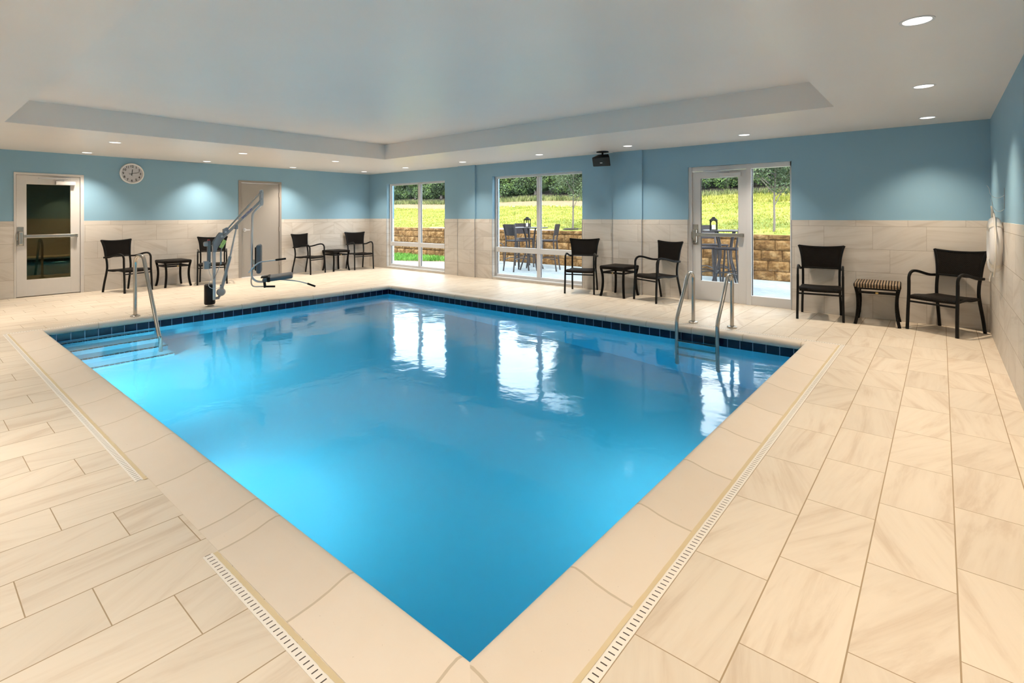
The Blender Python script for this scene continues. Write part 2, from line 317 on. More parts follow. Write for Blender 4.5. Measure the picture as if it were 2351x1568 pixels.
# ------------------------------------------------------------------ mesh helpers
class MB:
    def __init__(s): s.bm = bmesh.new(); s.mi = 0
    def _f(s, vs):
        try:
            f = s.bm.faces.new(vs); f.material_index = s.mi; return f
        except ValueError: return None
    def box(s, x0, x1, y0, y1, z0, z1, M=None, bev=0.0):
        b2 = bmesh.new()
        bmesh.ops.create_cube(b2, size=1)
        for v in b2.verts: v.co = Vector(((x0+x1)/2 + v.co.x*(x1-x0), (y0+y1)/2 + v.co.y*(y1-y0), (z0+z1)/2 + v.co.z*(z1-z0)))
        if bev: bmesh.ops.bevel(b2, geom=list(b2.edges), offset=bev, segments=3, profile=0.5, affect='EDGES')
        s.merge(b2, M); return s
    def merge(s, b2, M=None):
        if M is not None: bmesh.ops.transform(b2, matrix=M, verts=b2.verts)
        mp = {}
        for v in b2.verts: mp[v] = s.bm.verts.new(v.co)
        for f in b2.faces: s._f([mp[v] for v in f.verts])
        b2.free()
    def quad(s, pts):
        s._f([s.bm.verts.new(Vector(p)) for p in pts]); return s
    def sweep(s, pts, r=0.02, n=10, rect=None, cap=True, up=None, closed=False):
        """round (radius r, may be list) or rect (w,h) section along pts"""
        pts = [Vector(p) for p in pts]; N = len(pts)
        tans = []
        for i in range(N):
            if closed: a, b = pts[(i-1) % N], pts[(i+1) % N]
            else: a, b = pts[max(i-1, 0)], pts[min(i+1, N-1)]
            tans.append((b-a).normalized())
        ref = Vector(up) if up else (Vector((0, 0, 1)) if abs(tans[0].z) < 0.9 else Vector((0, 1, 0)))
        nrm = (ref - tans[0]*ref.dot(tans[0])).normalized(); rings = []
        for i in range(N):
            if up: nn = (Vector(up) - tans[i]*Vector(up).dot(tans[i])); nrm = nn.normalized() if nn.length > 1e-4 else nrm
            else:
                nn = nrm - tans[i]*nrm.dot(tans[i]); nrm = nn.normalized()
            bi = tans[i].cross(nrm)
            if rect:
                w_, h_ = rect; c = min(w_, h_)*0.18
                sec = [(-w_/2+c, -h_/2), (w_/2-c, -h_/2), (w_/2, -h_/2+c), (w_/2, h_/2-c), (w_/2-c, h_/2), (-w_/2+c, h_/2), (-w_/2, h_/2-c), (-w_/2, -h_/2+c)]
            else:
                rr = r[i] if isinstance(r, (list, tuple)) else r
                sec = [(rr*math.cos(2*PI*k/n), rr*math.sin(2*PI*k/n)) for k in range(n)]
            rings.append([s.bm.verts.new(pts[i] + bi*a + nrm*b) for a, b in sec])
        K = len(rings[0])
        for i in range(N if closed else N-1):
            A, B = rings[i], rings[(i+1) % N]
            for k in range(K): s._f([A[k], A[(k+1) % K], B[(k+1) % K], B[k]])
        if cap and not closed: s._f(list(reversed(rings[0]))); s._f(rings[-1])
        return s
    def lathe(s, prof, c=(0, 0, 0), n=24, M=None):
        b2 = bmesh.new(); rings = []
        for (r, z) in prof:
            if r < 1e-6: rings.append([b2.verts.new((0, 0, z))])
            else: rings.append([b2.verts.new((r*math.cos(2*PI*k/n), r*math.sin(2*PI*k/n), z)) for k in range(n)])
        for A, B in zip(rings, rings[1:]):
            for k in range(n):
                a, a2 = A[k % len(A)], A[(k+1) % len(A)]; b, b_ = B[k % len(B)], B[(k+1) % len(B)]
                vs = []
                for x in (a, a2, b_, b):
                    if x not in vs: vs.append(x)
                if len(vs) > 2: b2.faces.new(vs)
        bmesh.ops.transform(b2, matrix=Matrix.Translation(c) @ (M or Matrix()), verts=b2.verts)
        s.merge(b2); return s
    def grid(s, fn, nu, nv):
        V = [[s.bm.verts.new(Vector(fn(i/nu, j/nv))) for j in range(nv+1)] for i in range(nu+1)]
        for i in range(nu):
            for j in range(nv): s._f([V[i][j], V[i+1][j], V[i+1][j+1], V[i][j+1]])
        return s
    def build(s, name, mats, parent=None, smooth=False, loc=None, fix=True):
        if fix: bmesh.ops.recalc_face_normals(s.bm, faces=s.bm.faces)
        me = bpy.data.meshes.new(name); s.bm.to_mesh(me); s.bm.free()
        for m in (mats if isinstance(mats, (list, tuple)) else [mats]): me.materials.append(m)
        if smooth:
            for p in me.polygons: p.use_smooth = True
            try: me.set_sharp_from_angle(angle=math.radians(40))
            except Exception: pass
        o = bpy.data.objects.new(name, me); COL.objects.link(o)
        if parent: o.parent = parent
        if loc: o.location = loc
        return o

def smooth_path(pts, n=6):
    P = [Vector(p) for p in pts]; out = []
    for i in range(len(P)-1):
        p0, p1, p2, p3 = P[max(i-1, 0)], P[i], P[i+1], P[min(i+2, len(P)-1)]
        for k in range(n):
            t_ = k/n
            out.append(0.5*((2*p1) + (p2-p0)*t_ + (2*p0-5*p1+4*p2-p3)*t_*t_ + (3*p1-p0-3*p2+p3)*t_**3))
    out.append(P[-1]); return out

def tag(o, label=None, cat=None, group=None, kind=None):
    if label: o['label'] = label
    if cat: o['category'] = cat
    if group: o['group'] = group
    if kind: o['kind'] = kind
    return o
def thing(name, label, cat, loc=(0, 0, 0), rz=0, group=None, kind=None):
    o = bpy.data.objects.new(name, None); COL.objects.link(o); o.location = loc; o.rotation_euler = (0, 0, rz)
    o.empty_display_size = 0.1
    return tag(o, label, cat, group, kind)
def copy_tree(o, parent=None):
    c = o.copy(); COL.objects.link(c)
    if parent: c.parent = parent
    for ch in [x for x in list(bpy.data.objects) if x.parent == o and x != c]: copy_tree(ch, c)
    return c
def text_obj(name, s, size, mat, M, parent=None, ext=0.0008, bold=0.0):
    cu = bpy.data.curves.new(name, 'FONT'); cu.body = s; cu.size = size; cu.align_x = 'CENTER'; cu.align_y = 'CENTER'; cu.extrude = ext; cu.offset = bold
    tmp = bpy.data.objects.new('tmp', cu); COL.objects.link(tmp)
    dg = bpy.context.evaluated_depsgraph_get(); me = bpy.data.meshes.new_from_object(tmp.evaluated_get(dg))
    bpy.data.objects.remove(tmp); bpy.data.curves.remove(cu)
    me.transform(M); me.materials.clear(); me.materials.append(mat)
    o = bpy.data.objects.new(name, me); COL.objects.link(o)
    if parent: o.parent = parent
    return o

# ------------------------------------------------------------------ room shell
W, H, YN = 12.936, 2.60, -9.9
PX0, PX1, PY0, PY1 = 3.97, 11.345, -7.478, -2.300      # pool walls
CX0, CX1, CY0, CY1 = 3.735, 11.612, -7.737, -1.995     # coping outer edge
TT = 1.350                                             # top of the wall tile

b = MB()
b.box(-0.2, CX0, YN-0.2, 0.2, -0.12, 0); b.box(CX1, W+0.2, YN-0.2, 0.2, -0.12, 0)
b.box(CX0, CX1, YN-0.2, CY0, -0.12, 0); b.box(CX0, CX1, CY1, 0.2, -0.12, 0)
tag(b.build('floor', m_floor), 'cream veined rectangular tile deck around the pool', 'floor', kind='structure')

TX0, TX1, TY0, TY1, TZ = 3.60, 11.58, -7.76, -2.11, 2.905
b = MB()
b.box(-0.2, TX0, YN-0.2, 0.2, H, 3.1); b.box(TX1, W+0.2, YN-0.2, 0.2, H, 3.1)
b.box(TX0, TX1, YN-0.2, TY0, H, 3.1); b.box(TX0, TX1, TY1, 0.2, H, 3.1)
b.box(TX0, TX1, TY0, TY1, TZ, 3.1)
tag(b.build('ceiling', m_ceil), 'off-white satin ceiling with a raised tray over the pool', 'ceiling', kind='structure')

def wall_seg(b, axis, a0, a1, n0, n1, z0, z1, cl):
    """box of the wall between a0..a1 along, n0..n1 thick; lower part carries tile cladding cl proud of the face"""
    def bx(p0, p1, q0, q1, c0, c1, mi):
        b.mi = mi
        if axis == 'x': b.box(p0, p1, min(q0, q1), max(q0, q1), c0, c1)
        else: b.box(min(q0, q1), max(q0, q1), p0, p1, c0, c1)
    if z1 > TT: bx(a0, a1, n0, n1, max(z0, TT), z1, 0)
    if z0 < TT: bx(a0, a1, n0+cl, n1, z0, min(z1, TT), 1)

# window wall (y = 0), openings: window 1, window 2, glass door with sidelight
W1 = (0.81, 3.13); W2 = (4.70, 7.07); D3 = (9.17, 10.745)
b = MB()
for a0, a1, z0, z1 in ((-0.2, W1[0], -0.05, H), (W1[0], W1[1], 2.30, H), (W1[1], W2[0], -0.05, H), (W2[0], W2[1], 2.31, H),
                       (W2[1], D3[0], -0.05, H), (D3[0], D3[1], 2.24, H), (D3[1], W+0.2, -0.05, H), (W1[0], W1[1], -0.05, 0.035), (W2[0], W2[1], -0.05, 0.035)):
    wall_seg(b, 'x', a0, a1, 0, 0.24, z0, z1, -0.010)
for x0, x1 in ((3.64, 4.20), (7.77, 8.353)):
    b.mi = 0; b.box(x0, x1, -0.05, 0.0, TT, H); b.mi = 1; b.box(x0, x1, -0.060, 0.0, 0, TT)
tag(b.build('wall_back', [m_blue, m_wtile_x]), 'blue window wall with stone-look tile wainscot and two shallow pilasters', 'wall', kind='structure')
b = MB()
for x in (3.64, 4.20, 7.77, 8.353): b.box(x-0.004, x+0.004, -0.063, -0.055, 0, TT)
for x in (W1[0], W1[1], W2[0], W2[1], D3[0], D3[1]): b.box(x-0.004, x+0.004, -0.0125, -0.004, 0, TT)
tag(b.build('trim_1', m_greymetal), 'thin metal corner trims on the wall tile edges', 'trim', kind='structure')

D1 = (-7.300, -6.340); D2 = (-3.550, -2.565)
b = MB()
for a0, a1, z0, z1 in ((YN-0.2, D1[0], -0.05, H), (D1[0], D1[1], 2.215, H), (D1[1], D2[0], -0.05, H), (D2[0], D2[1], 2.255, H), (D2[1], 0.2, -0.05, H)):
    wall_seg(b, 'y', a0, a1, 0, -0.24, z0, z1, 0.010)
tag(b.build('wall_left', [m_blue, m_wtile_y]), 'blue wall with tile wainscot holding the clock and two doors', 'wall', kind='structure')
b = MB(); wall_seg(b, 'y', YN-0.2, 0.2, W, W+0.24, -0.05, H, -0.010)
tag(b.build('wall_right', [m_blue, m_wtile_y]), 'blue wall with tile wainscot where the life ring hangs', 'wall', kind='structure')
b = MB(); wall_seg(b, 'x', -0.2, W+0.2, YN, YN-0.24, -0.05, H, 0.010)
tag(b.build('wall_front', [m_blue, m_wtile_x]), 'blue and tiled wall behind the viewpoint', 'wall', kind='structure')

# ------------------------------------------------------------------ windows
def window(name, x0, x1, zt, label, mul):
    t = thing(name, label, 'window', ((x0+x1)/2, 0.12, 0.035), kind='structure'); ox = (x0+x1)/2
    def L(b, a0, a1, y0, y1, z0, z1): b.box(a0-ox, a1-ox, y0-0.12, y1-0.12, z0-0.035, z1-0.035, bev=0.004)
    y0, y1 = 0.095, 0.155
    b = MB(); L(b, x0, x0+0.055, y0, y1, 0.035, zt); L(b, x1-0.055, x1, y0, y1, 0.035, zt)
    L(b, x0, x1, y0+0.002, y1, zt-0.05, zt); L(b, x0, x1, y0+0.002, y1, 0.06, 0.115)
    b.build('window_frame', m_white_alu, t)
    b = MB(); L(b, mul-0.045, mul+0.045, y0-0.01, y1, 0.115, 2.25 if zt > 2.3 else zt-0.05); b.build('mullion', m_white_alu, t)
    b = MB(); L(b, x0+0.02, x1-0.02, y0-0.014, y1, 0.612, 0.722); b.build('crossbar', m_white_alu, t)
    b = MB()
    for a in (x0+0.055, mul+0.045):
        L(b, a, a+0.012, y0+0.018, y0+0.03, 0.12, 0.61); L(b, a, a+0.012, y0+0.018, y0+0.03, 0.725, zt-0.05)
    b.build('gasket', m_rubber, t)
    b = MB(); L(b, x0-0.0, x1+0.0, -0.012, 0.17, 0.035, 0.060); b.build('window_sill', m_white_alu, t)
    for a0, a1 in ((x0+0.05, mul-0.04), (mul+0.04, x1-0.05)):
        for z0, z1 in ((0.11, 0.62), (0.715, zt-0.045)):
            b = MB(); b.box(a0-ox, a1-ox, 0.005, 0.009, z0-0.035, z1-0.035); b.build('pane', m_glass, t)
window('window_1', W1[0], W1[1], 2.30, 'tall white-framed window nearest the room corner, two lights over two', 2.06)
window('window_2', W2[0], W2[1], 2.31, 'wide white-framed window looking onto the patio bar table', 5.93)

# glass door with sidelight
t = thing('door_3', 'white framed glass exit door with sidelight in the window wall', 'door', (9.95, 0.1, 0), kind='structure')
def Lb(b, x0, x1, y0, y1, z0, z1, bev=0.003): b.box(x0-9.95, x1-9.95, y0-0.1, y1-0.1, z0, z1, bev=bev)
b = MB(); Lb(b, 9.170, 9.222, 0.03, 0.16, 0, 2.24); Lb(b, 10.09, 10.165, 0.045, 0.16, 0, 2.24); Lb(b, 10.715, 10.745, 0.05, 0.16, 0, 2.24)
Lb(b, 9.172, 10.742, 0.05, 0.16, 2.165, 2.239); Lb(b, 10.16, 10.72, 0.055, 0.16, 0.0, 0.145); b.build('door_frame', m_white_alu, t)
b = MB(); Lb(b, 9.228, 9.364, 0.07, 0.115, 0.003, 2.155); Lb(b, 9.961, 10.085, 0.07, 0.115, 0.003, 2.155)
Lb(b, 9.36, 9.965, 0.071, 0.114, 2.04, 2.155); Lb(b, 9.36, 9.965, 0.071, 0.114, 0.003, 0.325); leaf = b.build('door_leaf', m_white_alu, t)
b = MB(); Lb(b, 9.355, 9.970, 0.09, 0.094, 0.32, 2.045, 0); b.build('glass', m_glass, leaf)
b = MB(); Lb(b, 10.16, 10.72, 0.10, 0.104, 0.14, 2.17, 0); b.build('sidelight_glass', m_glass, t)
b = MB(); Lb(b, 10.165, 10.176, 0.09, 0.10, 0.15, 2.16, 0); Lb(b, 9.364, 9.372, 0.068, 0.09, 0.33, 2.04, 0); b.build('gasket', m_rubber, t)
def panic_bar(t, M, L0, L1, z, mat):
    b = MB(); b.box(L0-0.045, L0+0.045, -0.062, -0.052, z-0.17, z+0.17, M, bev=0.006); b.build('bar_plate', mat, t)
    b = MB(); b.box(L0-0.036, L0+0.036, -0.12, -0.06, z-0.15, z+0.09, M, bev=0.02); b.box(L0-0.06, L0-0.03, -0.10, -0.055, z-0.07, z+0.05, M, bev=0.01); b.build('latch_case', mat, t)
    b = MB(); b.box(L0+0.03, L1, -0.115, -0.075, z-0.029, z+0.029, M, bev=0.008); b.box(L1-0.05, L1, -0.12, -0.05, z-0.033, z+0.033, M, bev=0.006); b.build('push_bar', mat, t)
def closer(t, M, c0, c1, z, mat):
    b = MB(); b.box(c0, c1, -0.13, -0.052, z-0.033, z+0.033, M, bev=0.006); b.build('door_closer', mat, t)
    b = MB(); m = (c0+c1)/2-0.02
    b.sweep([M @ Vector((m, -0.09, z+0.03)), M @ Vector((m, -0.09, z+0.06)), M @ Vector((c0-0.24, -0.17, z+0.075))], 0.008, 8)
    b.sweep([M @ Vector((c0-0.24, -0.17, z+0.075)), M @ Vector((m+0.06, -0.06, z+0.09))], 0.008, 8)
    b.build('closer_arm', m_chrome, t)
M3 = Matrix.Translation((-9.95, -0.1+0.12, 0))
panic_bar(t, M3, 9.275, 10.055, 1.100, m_steel)
closer(t, M3, 9.69, 10.02, 2.080, m_white_alu)

# white door with dark glass, left wall
t = thing('door_1', 'white door with large dark glass panel and push bar beside the clock', 'door', (0, -6.82, 0), kind='structure')
M1 = Matrix.Translation((0, 6.82, 0)) @ Matrix(((0, -1, 0, 0), (1, 0, 0, 0), (0, 0, 1, 0), (0, 0, 0, 1)))  # (along, -out, z) -> world rel
def Ld(b, a0, a1, n0, n1, z0, z1, bev=0.003): b.box(a0, a1, -n1, -n0, z0, z1, M1, bev)
b = MB(); Ld(b, -7.300, -7.272, -0.12, 0.014, 0, 2.215); Ld(b, -6.392, -6.340, -0.12, 0.014, 0, 2.215); Ld(b, -7.299, -6.341, -0.12, 0.013, 2.172, 2.214); b.build('door_frame', m_door_white, t)
b = MB(); Ld(b, -7.268, -7.133, -0.06, -0.012, 0.012, 2.168); Ld(b, -6.533, -6.396, -0.06, -0.012, 0.012, 2.168)
Ld(b, -7.135, -6.53, -0.059, -0.013, 2.010, 2.168); Ld(b, -7.135, -6.53, -0.059, -0.013, 0.012, 0.305); leaf = b.build('door_leaf', m_door_white, t)
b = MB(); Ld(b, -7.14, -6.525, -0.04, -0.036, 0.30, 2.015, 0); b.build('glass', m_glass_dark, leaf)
M1b = M1 @ Matrix.Translation((0, 0.012+0.052, 0))
panic_bar(t, M1b, -7.215, -6.435, 1.080, m_steel)
closer(t, M1b, -6.75, -6.47, 2.045, m_door_white)
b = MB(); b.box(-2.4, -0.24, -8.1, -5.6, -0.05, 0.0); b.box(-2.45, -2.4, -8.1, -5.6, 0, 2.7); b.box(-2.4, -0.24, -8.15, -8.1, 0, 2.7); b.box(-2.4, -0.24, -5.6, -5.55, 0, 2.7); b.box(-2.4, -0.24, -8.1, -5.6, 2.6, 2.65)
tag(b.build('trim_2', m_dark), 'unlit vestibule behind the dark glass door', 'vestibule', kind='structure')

# taupe service door
t = thing('door_2', 'plain taupe service door behind the pool lift', 'door', (0, -3.05, 0), kind='structure')
M2 = Matrix.Translation((0, 3.05, 0)) @ Matrix(((0, -1, 0, 0), (1, 0, 0, 0), (0, 0, 1, 0), (0, 0, 0, 1)))
def Ls(b, a0, a1, n0, n1, z0, z1, bev=0.003): b.box(a0, a1, -n1, -n0, z0, z1, M2, bev)
b = MB(); Ls(b, -3.550, -3.488, -0.14, 0.018, 0, 2.255); Ls(b, -2.598, -2.545, -0.14, 0.018, 0, 2.255); Ls(b, -3.549, -2.546, -0.14, 0.017, 2.210, 2.262); b.build('door_frame', m_taupe2, t)
b = MB(); Ls(b, -3.484, -2.602, -0.06, -0.006, 0.006, 2.206); leaf = b.build('door_leaf', m_taupe, t)
b = MB(); b.lathe([(0, 0.0), (0.043, 0.0), (0.04, 0.012), (0.02, 0.018), (0.02, 0.05), (0, 0.05)], M=M2 @ Matrix.Translation((-3.41, 0.006, 1.106)) @ Matrix.Rotation(PI/2, 4, 'X'))
b.box(-3.42, -3.31, -0.062, -0.04, 1.094, 1.118, M2, 0.008); b.build('door_handle', m_chrome, leaf)
for z in (1.946, 1.112, 0.292):
    b = MB(); Ls(b, -2.612, -2.598, -0.01, 0.014, z-0.055, z+0.055); b.build('hinge', m_taupe2, t)

# ------------------------------------------------------------------ pool
pool = thing('pool', 'rectangular indoor swimming pool with stone coping and navy tile band', 'pool', (0, 0, 0), kind='structure')
XA, XB, ZS, ZD = 4.9, 11.3, -1.08, -1.60
b = MB()
def fz(x): return ZS if x < XA else (ZD if x > XB else ZS+(ZD-ZS)*(x-XA)/(XB-XA))
xs = [PX0, XA, XB, PX1]
for i in range(3):
    a, c = xs[i], xs[i+1]
    b.quad([(a, PY0, fz(a)), (c, PY0, fz(c)), (c, PY1, fz(c)), (a, PY1, fz(a))])
    b.quad([(a, PY0, 0), (c, PY0, 0), (c, PY0, fz(c)), (a, PY0, fz(a))]); b.quad([(a, PY1, fz(a)), (c, PY1, fz(c)), (c, PY1, 0), (a, PY1, 0)])
b.quad([(PX0, PY0, 0), (PX0, PY0, ZS), (PX0, PY1, ZS), (PX0, PY1, 0)]); b.quad([(PX1, PY0, ZD), (PX1, PY0, 0), (PX1, PY1, 0), (PX1, PY1, ZD)])
b.build('basin', m_plaster, pool, fix=False)
for nm, bx, mt in (('left', (PX0, PX0+0.008, PY0, PY1), m_band_y), ('right', (PX1-0.008, PX1, PY0, PY1), m_band_y),
                   ('near', (PX0+0.008, PX1-0.008, PY0, PY0+0.008), m_band_x), ('far', (PX0+0.008, PX1-0.008, PY1-0.008, PY1), m_band_x)):
    b = MB(); b.box(bx[0], bx[1], bx[2], bx[3], -0.185, -0.03); b.build('tile_band', mt, pool)
# coping: profile d (outward from pool wall), z
PR = [(0.0, -0.045), (-0.014, -0.040), (-0.024, -0.024), (-0.027, -0.004), (-0.022, 0.018), (-0.008, 0.033), (0.012, 0.038), (0.045, 0.033), (0.10, 0.018), (0.16, 0.008), (0.22, 0.003), (0.259, 0.001), (0.259, -0.10), (0.0, -0.10)]
def coping(kind, mat):
    b = MB(); rings = []
    wd = {'near': PY0-CY0, 'far': CY1-PY1, 'left': PX0-CX0, 'right': CX1-PX1}
    def pt(kx, ky, d, z):   # corner kx in (0,1), ky in (0,1)
        f = max(d, 0)/0.259
        dx = (d if d < 0 else f*(wd['left'] if kx == 0 else wd['right'])); dy = (d if d < 0 else f*(wd['near'] if ky == 0 else wd['far']))
        return ((PX0-dx) if kx == 0 else (PX1+dx), (PY0-dy) if ky == 0 else (PY1+dy), z)
    ends = {'near': ((0, 0), (1, 0)), 'far': ((0, 1), (1, 1)), 'left': ((0, 0), (0, 1)), 'right': ((1, 0), (1, 1))}[kind]
    A = [Vector(pt(*ends[0], d, z)) for d, z in PR]; B = [Vector(pt(*ends[1], d, z)) for d, z in PR]
    NS = 24
    R = [[b.bm.verts.new(a.lerp(c, k/NS)) for a, c in zip(A, B)] for k in range(NS+1)]
    for k in range(NS):
        for i in range(len(PR)-1): b._f([R[k][i], R[k][i+1], R[k+1][i+1], R[k+1][i]])
    b.build('coping', mat, pool, smooth=True)
coping('near', m_cop_near); coping('right', m_cop_right); coping('left', m_cop_left); coping('far', m_cop_far)
# steps
SX = [4.10, 4.38, 4.65, 4.90]; SZ = [-0.26, -0.50, -0.74, -0.96]; SY = -6.33
for i in range(4):
    b = MB(); x0 = PX0+0.008 if i == 0 else SX[i-1]
    b.box(x0, SX[i], PY0+0.008, SY, ZS, SZ[i]-0.0); b.build('step', m_stepw, pool)
    b = MB(); b.box(SX[i]-0.030, SX[i]+0.004, PY0+0.01, SY+0.002, SZ[i]-0.03, SZ[i]+0.003); b.build('step_nosing', m_nosing, pool)

ZW = -0.125
b = MB(); b.box(PX0-0.004, PX1+0.004, PY0-0.004, PY1+0.004, -1.75, ZW)
tag(b.build('pool_water', m_water), 'calm bright blue water filling the swimming pool', 'water', kind='stuff')

# drains and sealant
def drain(label, x0, x1, y0, y1, axis, seal, nm):
    cross = 1 - axis; c0 = (y0+y1)/2 if axis == 0 else (x0+x1)/2; wd = (y1-y0) if axis == 0 else (x1-x0)
    t = thing('deck_drain', label, 'drain', ((x0+x1)/2, (y0+y1)/2, 0), group=None)
    b = MB(); b.box(x0-(x0+x1)/2, x1-(x0+x1)/2, y0-(y0+y1)/2, y1-(y0+y1)/2, -0.01, 0.0018)
    b.build('drain_grate', drain_mat('drain_'+nm, axis, cross, c0, wd), t)
    if seal:
        b = MB(); n = 90; V = []
        sx0, sx1, sy0, sy1 = seal
        for k in range(n+1):
            f = k/n; j1, j2 = random.uniform(-.0015, .0015), random.uniform(-.0015, .0015)
            if axis == 0: x = sx0+(sx1-sx0)*f; a, c = (x, sy0+j1, 0.0022), (x, sy1+j2, 0.0022)
            else: y = sy0+(sy1-sy0)*f; a, c = (sx0+j1, y, 0.0022), (sx1+j2, y, 0.0022)
            q = Vector(((x0+x1)/2, (y0+y1)/2, 0))
            V.append([b.bm.verts.new(Vector(a)-q), b.bm.verts.new(Vector(c)-q)])
        for k in range(n): b._f([V[k][0], V[k][1], V[k+1][1], V[k+1][0]])
        b.build('sealant', m_seal, t)
drain('white slotted deck drain running left of the pool towards its far end', 3.735, 9.14, -7.795, -7.757, 0, (3.76, 9.15, -7.757, -7.740), 'near_long')
drain('white slotted deck drain at the bottom of the photo, left of the pool corner', 10.095, 11.50, -7.797, -7.759, 0, (10.10, 11.50, -7.759, -7.741), 'near_short')
drain('white slotted deck drain along the right side of the pool', 11.622, 11.663, -7.33, -2.00, 1, (11.603, 11.622, -7.33, -2.02), 'right')
drain('narrow white deck drain between pool and window wall', 3.70, 11.663, -1.995, -1.965, 0, None, 'far')
drain('narrow white deck drain between pool and pool lift', 3.700, 3.735, -7.757, -1.995, 1, None, 'left')

# underwater lights under the near-left coping; the right-wall one is added fill
def pool_light(x, y, rz, wt, label, sz=0.26):
    t = thing('pool_light', label, 'pool light', (x, y, -0.62), rz, 'underwater pool lights')
    R = Matrix.Rotation(-PI/2, 4, 'X')
    b = MB(); b.lathe([(0.0, 0.0), (0.15, 0.0), (0.15, 0.02), (0.125, 0.03), (0.125, 0.012), (0, 0.012)], M=R); b.build('light_ring', m_steel, t, True)
    b = MB(); b.lathe([(0.0, 0.022), (0.06, 0.021), (0.12, 0.014)], M=R); b.build('lens', m_poollamp, t, True)
    ld = bpy.data.lights.new('pool_lamp', 'AREA'); ld.shape = 'DISK'; ld.size = sz; ld.energy = wt; ld.color = (0.86, 0.95, 1.0)
    lo = bpy.data.objects.new('pool_lamp', ld); COL.objects.link(lo); lo.parent = t; lo.location = (0, 0.04, 0); lo.rotation_euler = (PI/2-math.radians(22), 0, 0)
pool_light(5.85, PY0+0.001, 0, POOL_W*3.0, 'underwater light in the pool wall nearest the steps', 0.3)
pool_light(8.7, PY0+0.001, 0, POOL_W*1.0, 'underwater light in the near pool wall', 0.3)
pool_light(PX1-0.001, -4.9, PI/2, POOL_W*0.7, 'added underwater fill light in the right pool wall', 0.3)

# ------------------------------------------------------------------ rails and ladder
t = thing('grab_rail', 'stainless steel grab rail slanting down into the pool steps', 'handrail', (3.62, -6.43, 0))
b = MB(); pts = [(0, 0, 0), (0, 0, 0.55), (0.0, 0, 0.74)] + [(0.155*(1-math.cos(a)) - 0.0, 0, 0.74+0.145*math.sin(a)) for a in [0.5, 0.9, 1.3, 1.7]]
pts += [(0.32, 0, 0.895), (0.38, 0, 0.875), (0.425, 0, 0.83), (0.455, 0, 0.77)]
pts = smooth_path([(0, 0, 0), (0, 0, 0.40), (0.0, 0, 0.72), (0.045, 0, 0.82), (0.15, 0, 0.872), (0.30, 0, 0.880), (0.40, 0, 0.852), (0.455, 0, 0.775), (0.56, 0, 0.60), (1.02, 0, -0.09), (1.075, 0, -0.17), (1.10, 0, -0.28), (1.10, 0, -0.95)], 6)
b.sweep(pts, 0.0235, 14, up=(0, 1, 0)); b.build('rail_tube', m_steel, t, True)
b = MB(); b.lathe([(0, 0), (0.06, 0), (0.06, 0.014), (0.05, 0.02), (0.026, 0.022), (0.026, 0.03)], n=28); b.build('escutcheon', m_steel, t, True)

t = thing('pool_ladder', 'stainless steel pool ladder with two arched rails near the glass door', 'ladder', (10.185, -1.83, 0))
for dx, dy in ((-0.247, 0), (0.247, -0.0)):
    b = MB()
    pts = smooth_path([(dx, dy, 0), (dx, dy, 0.35), (dx, dy, 0.575), (dx, dy-0.035, 0.645), (dx, dy-0.10, 0.672), (dx, dy-0.17, 0.655), (dx, dy-0.225, 0.60), (dx, dy-0.31, 0.47), (dx, dy-0.50, 0.215), (dx, dy-0.545, 0.13), (dx, dy-0.555, 0.03), (dx, dy-0.555, -0.60), (dx, dy-0.54, -1.15)], 6)
    b.sweep(pts, 0.0235, 14, up=(1, 0, 0)); b.build('ladder_rail', m_steel, t, True)
    b = MB(); b.lathe([(0, 0), (0.06, 0), (0.06, 0.014), (0.05, 0.02), (0.026, 0.022), (0.026, 0.03)], (dx, dy, 0), n=28); b.build('escutcheon', m_steel, t, True)
for z in (-0.155, -0.46, -0.77):
    b = MB(); b.box(-0.23, 0.23, -0.60, -0.52, z-0.012, z+0.010, bev=0.008); b.build('tread', m_steel, t)

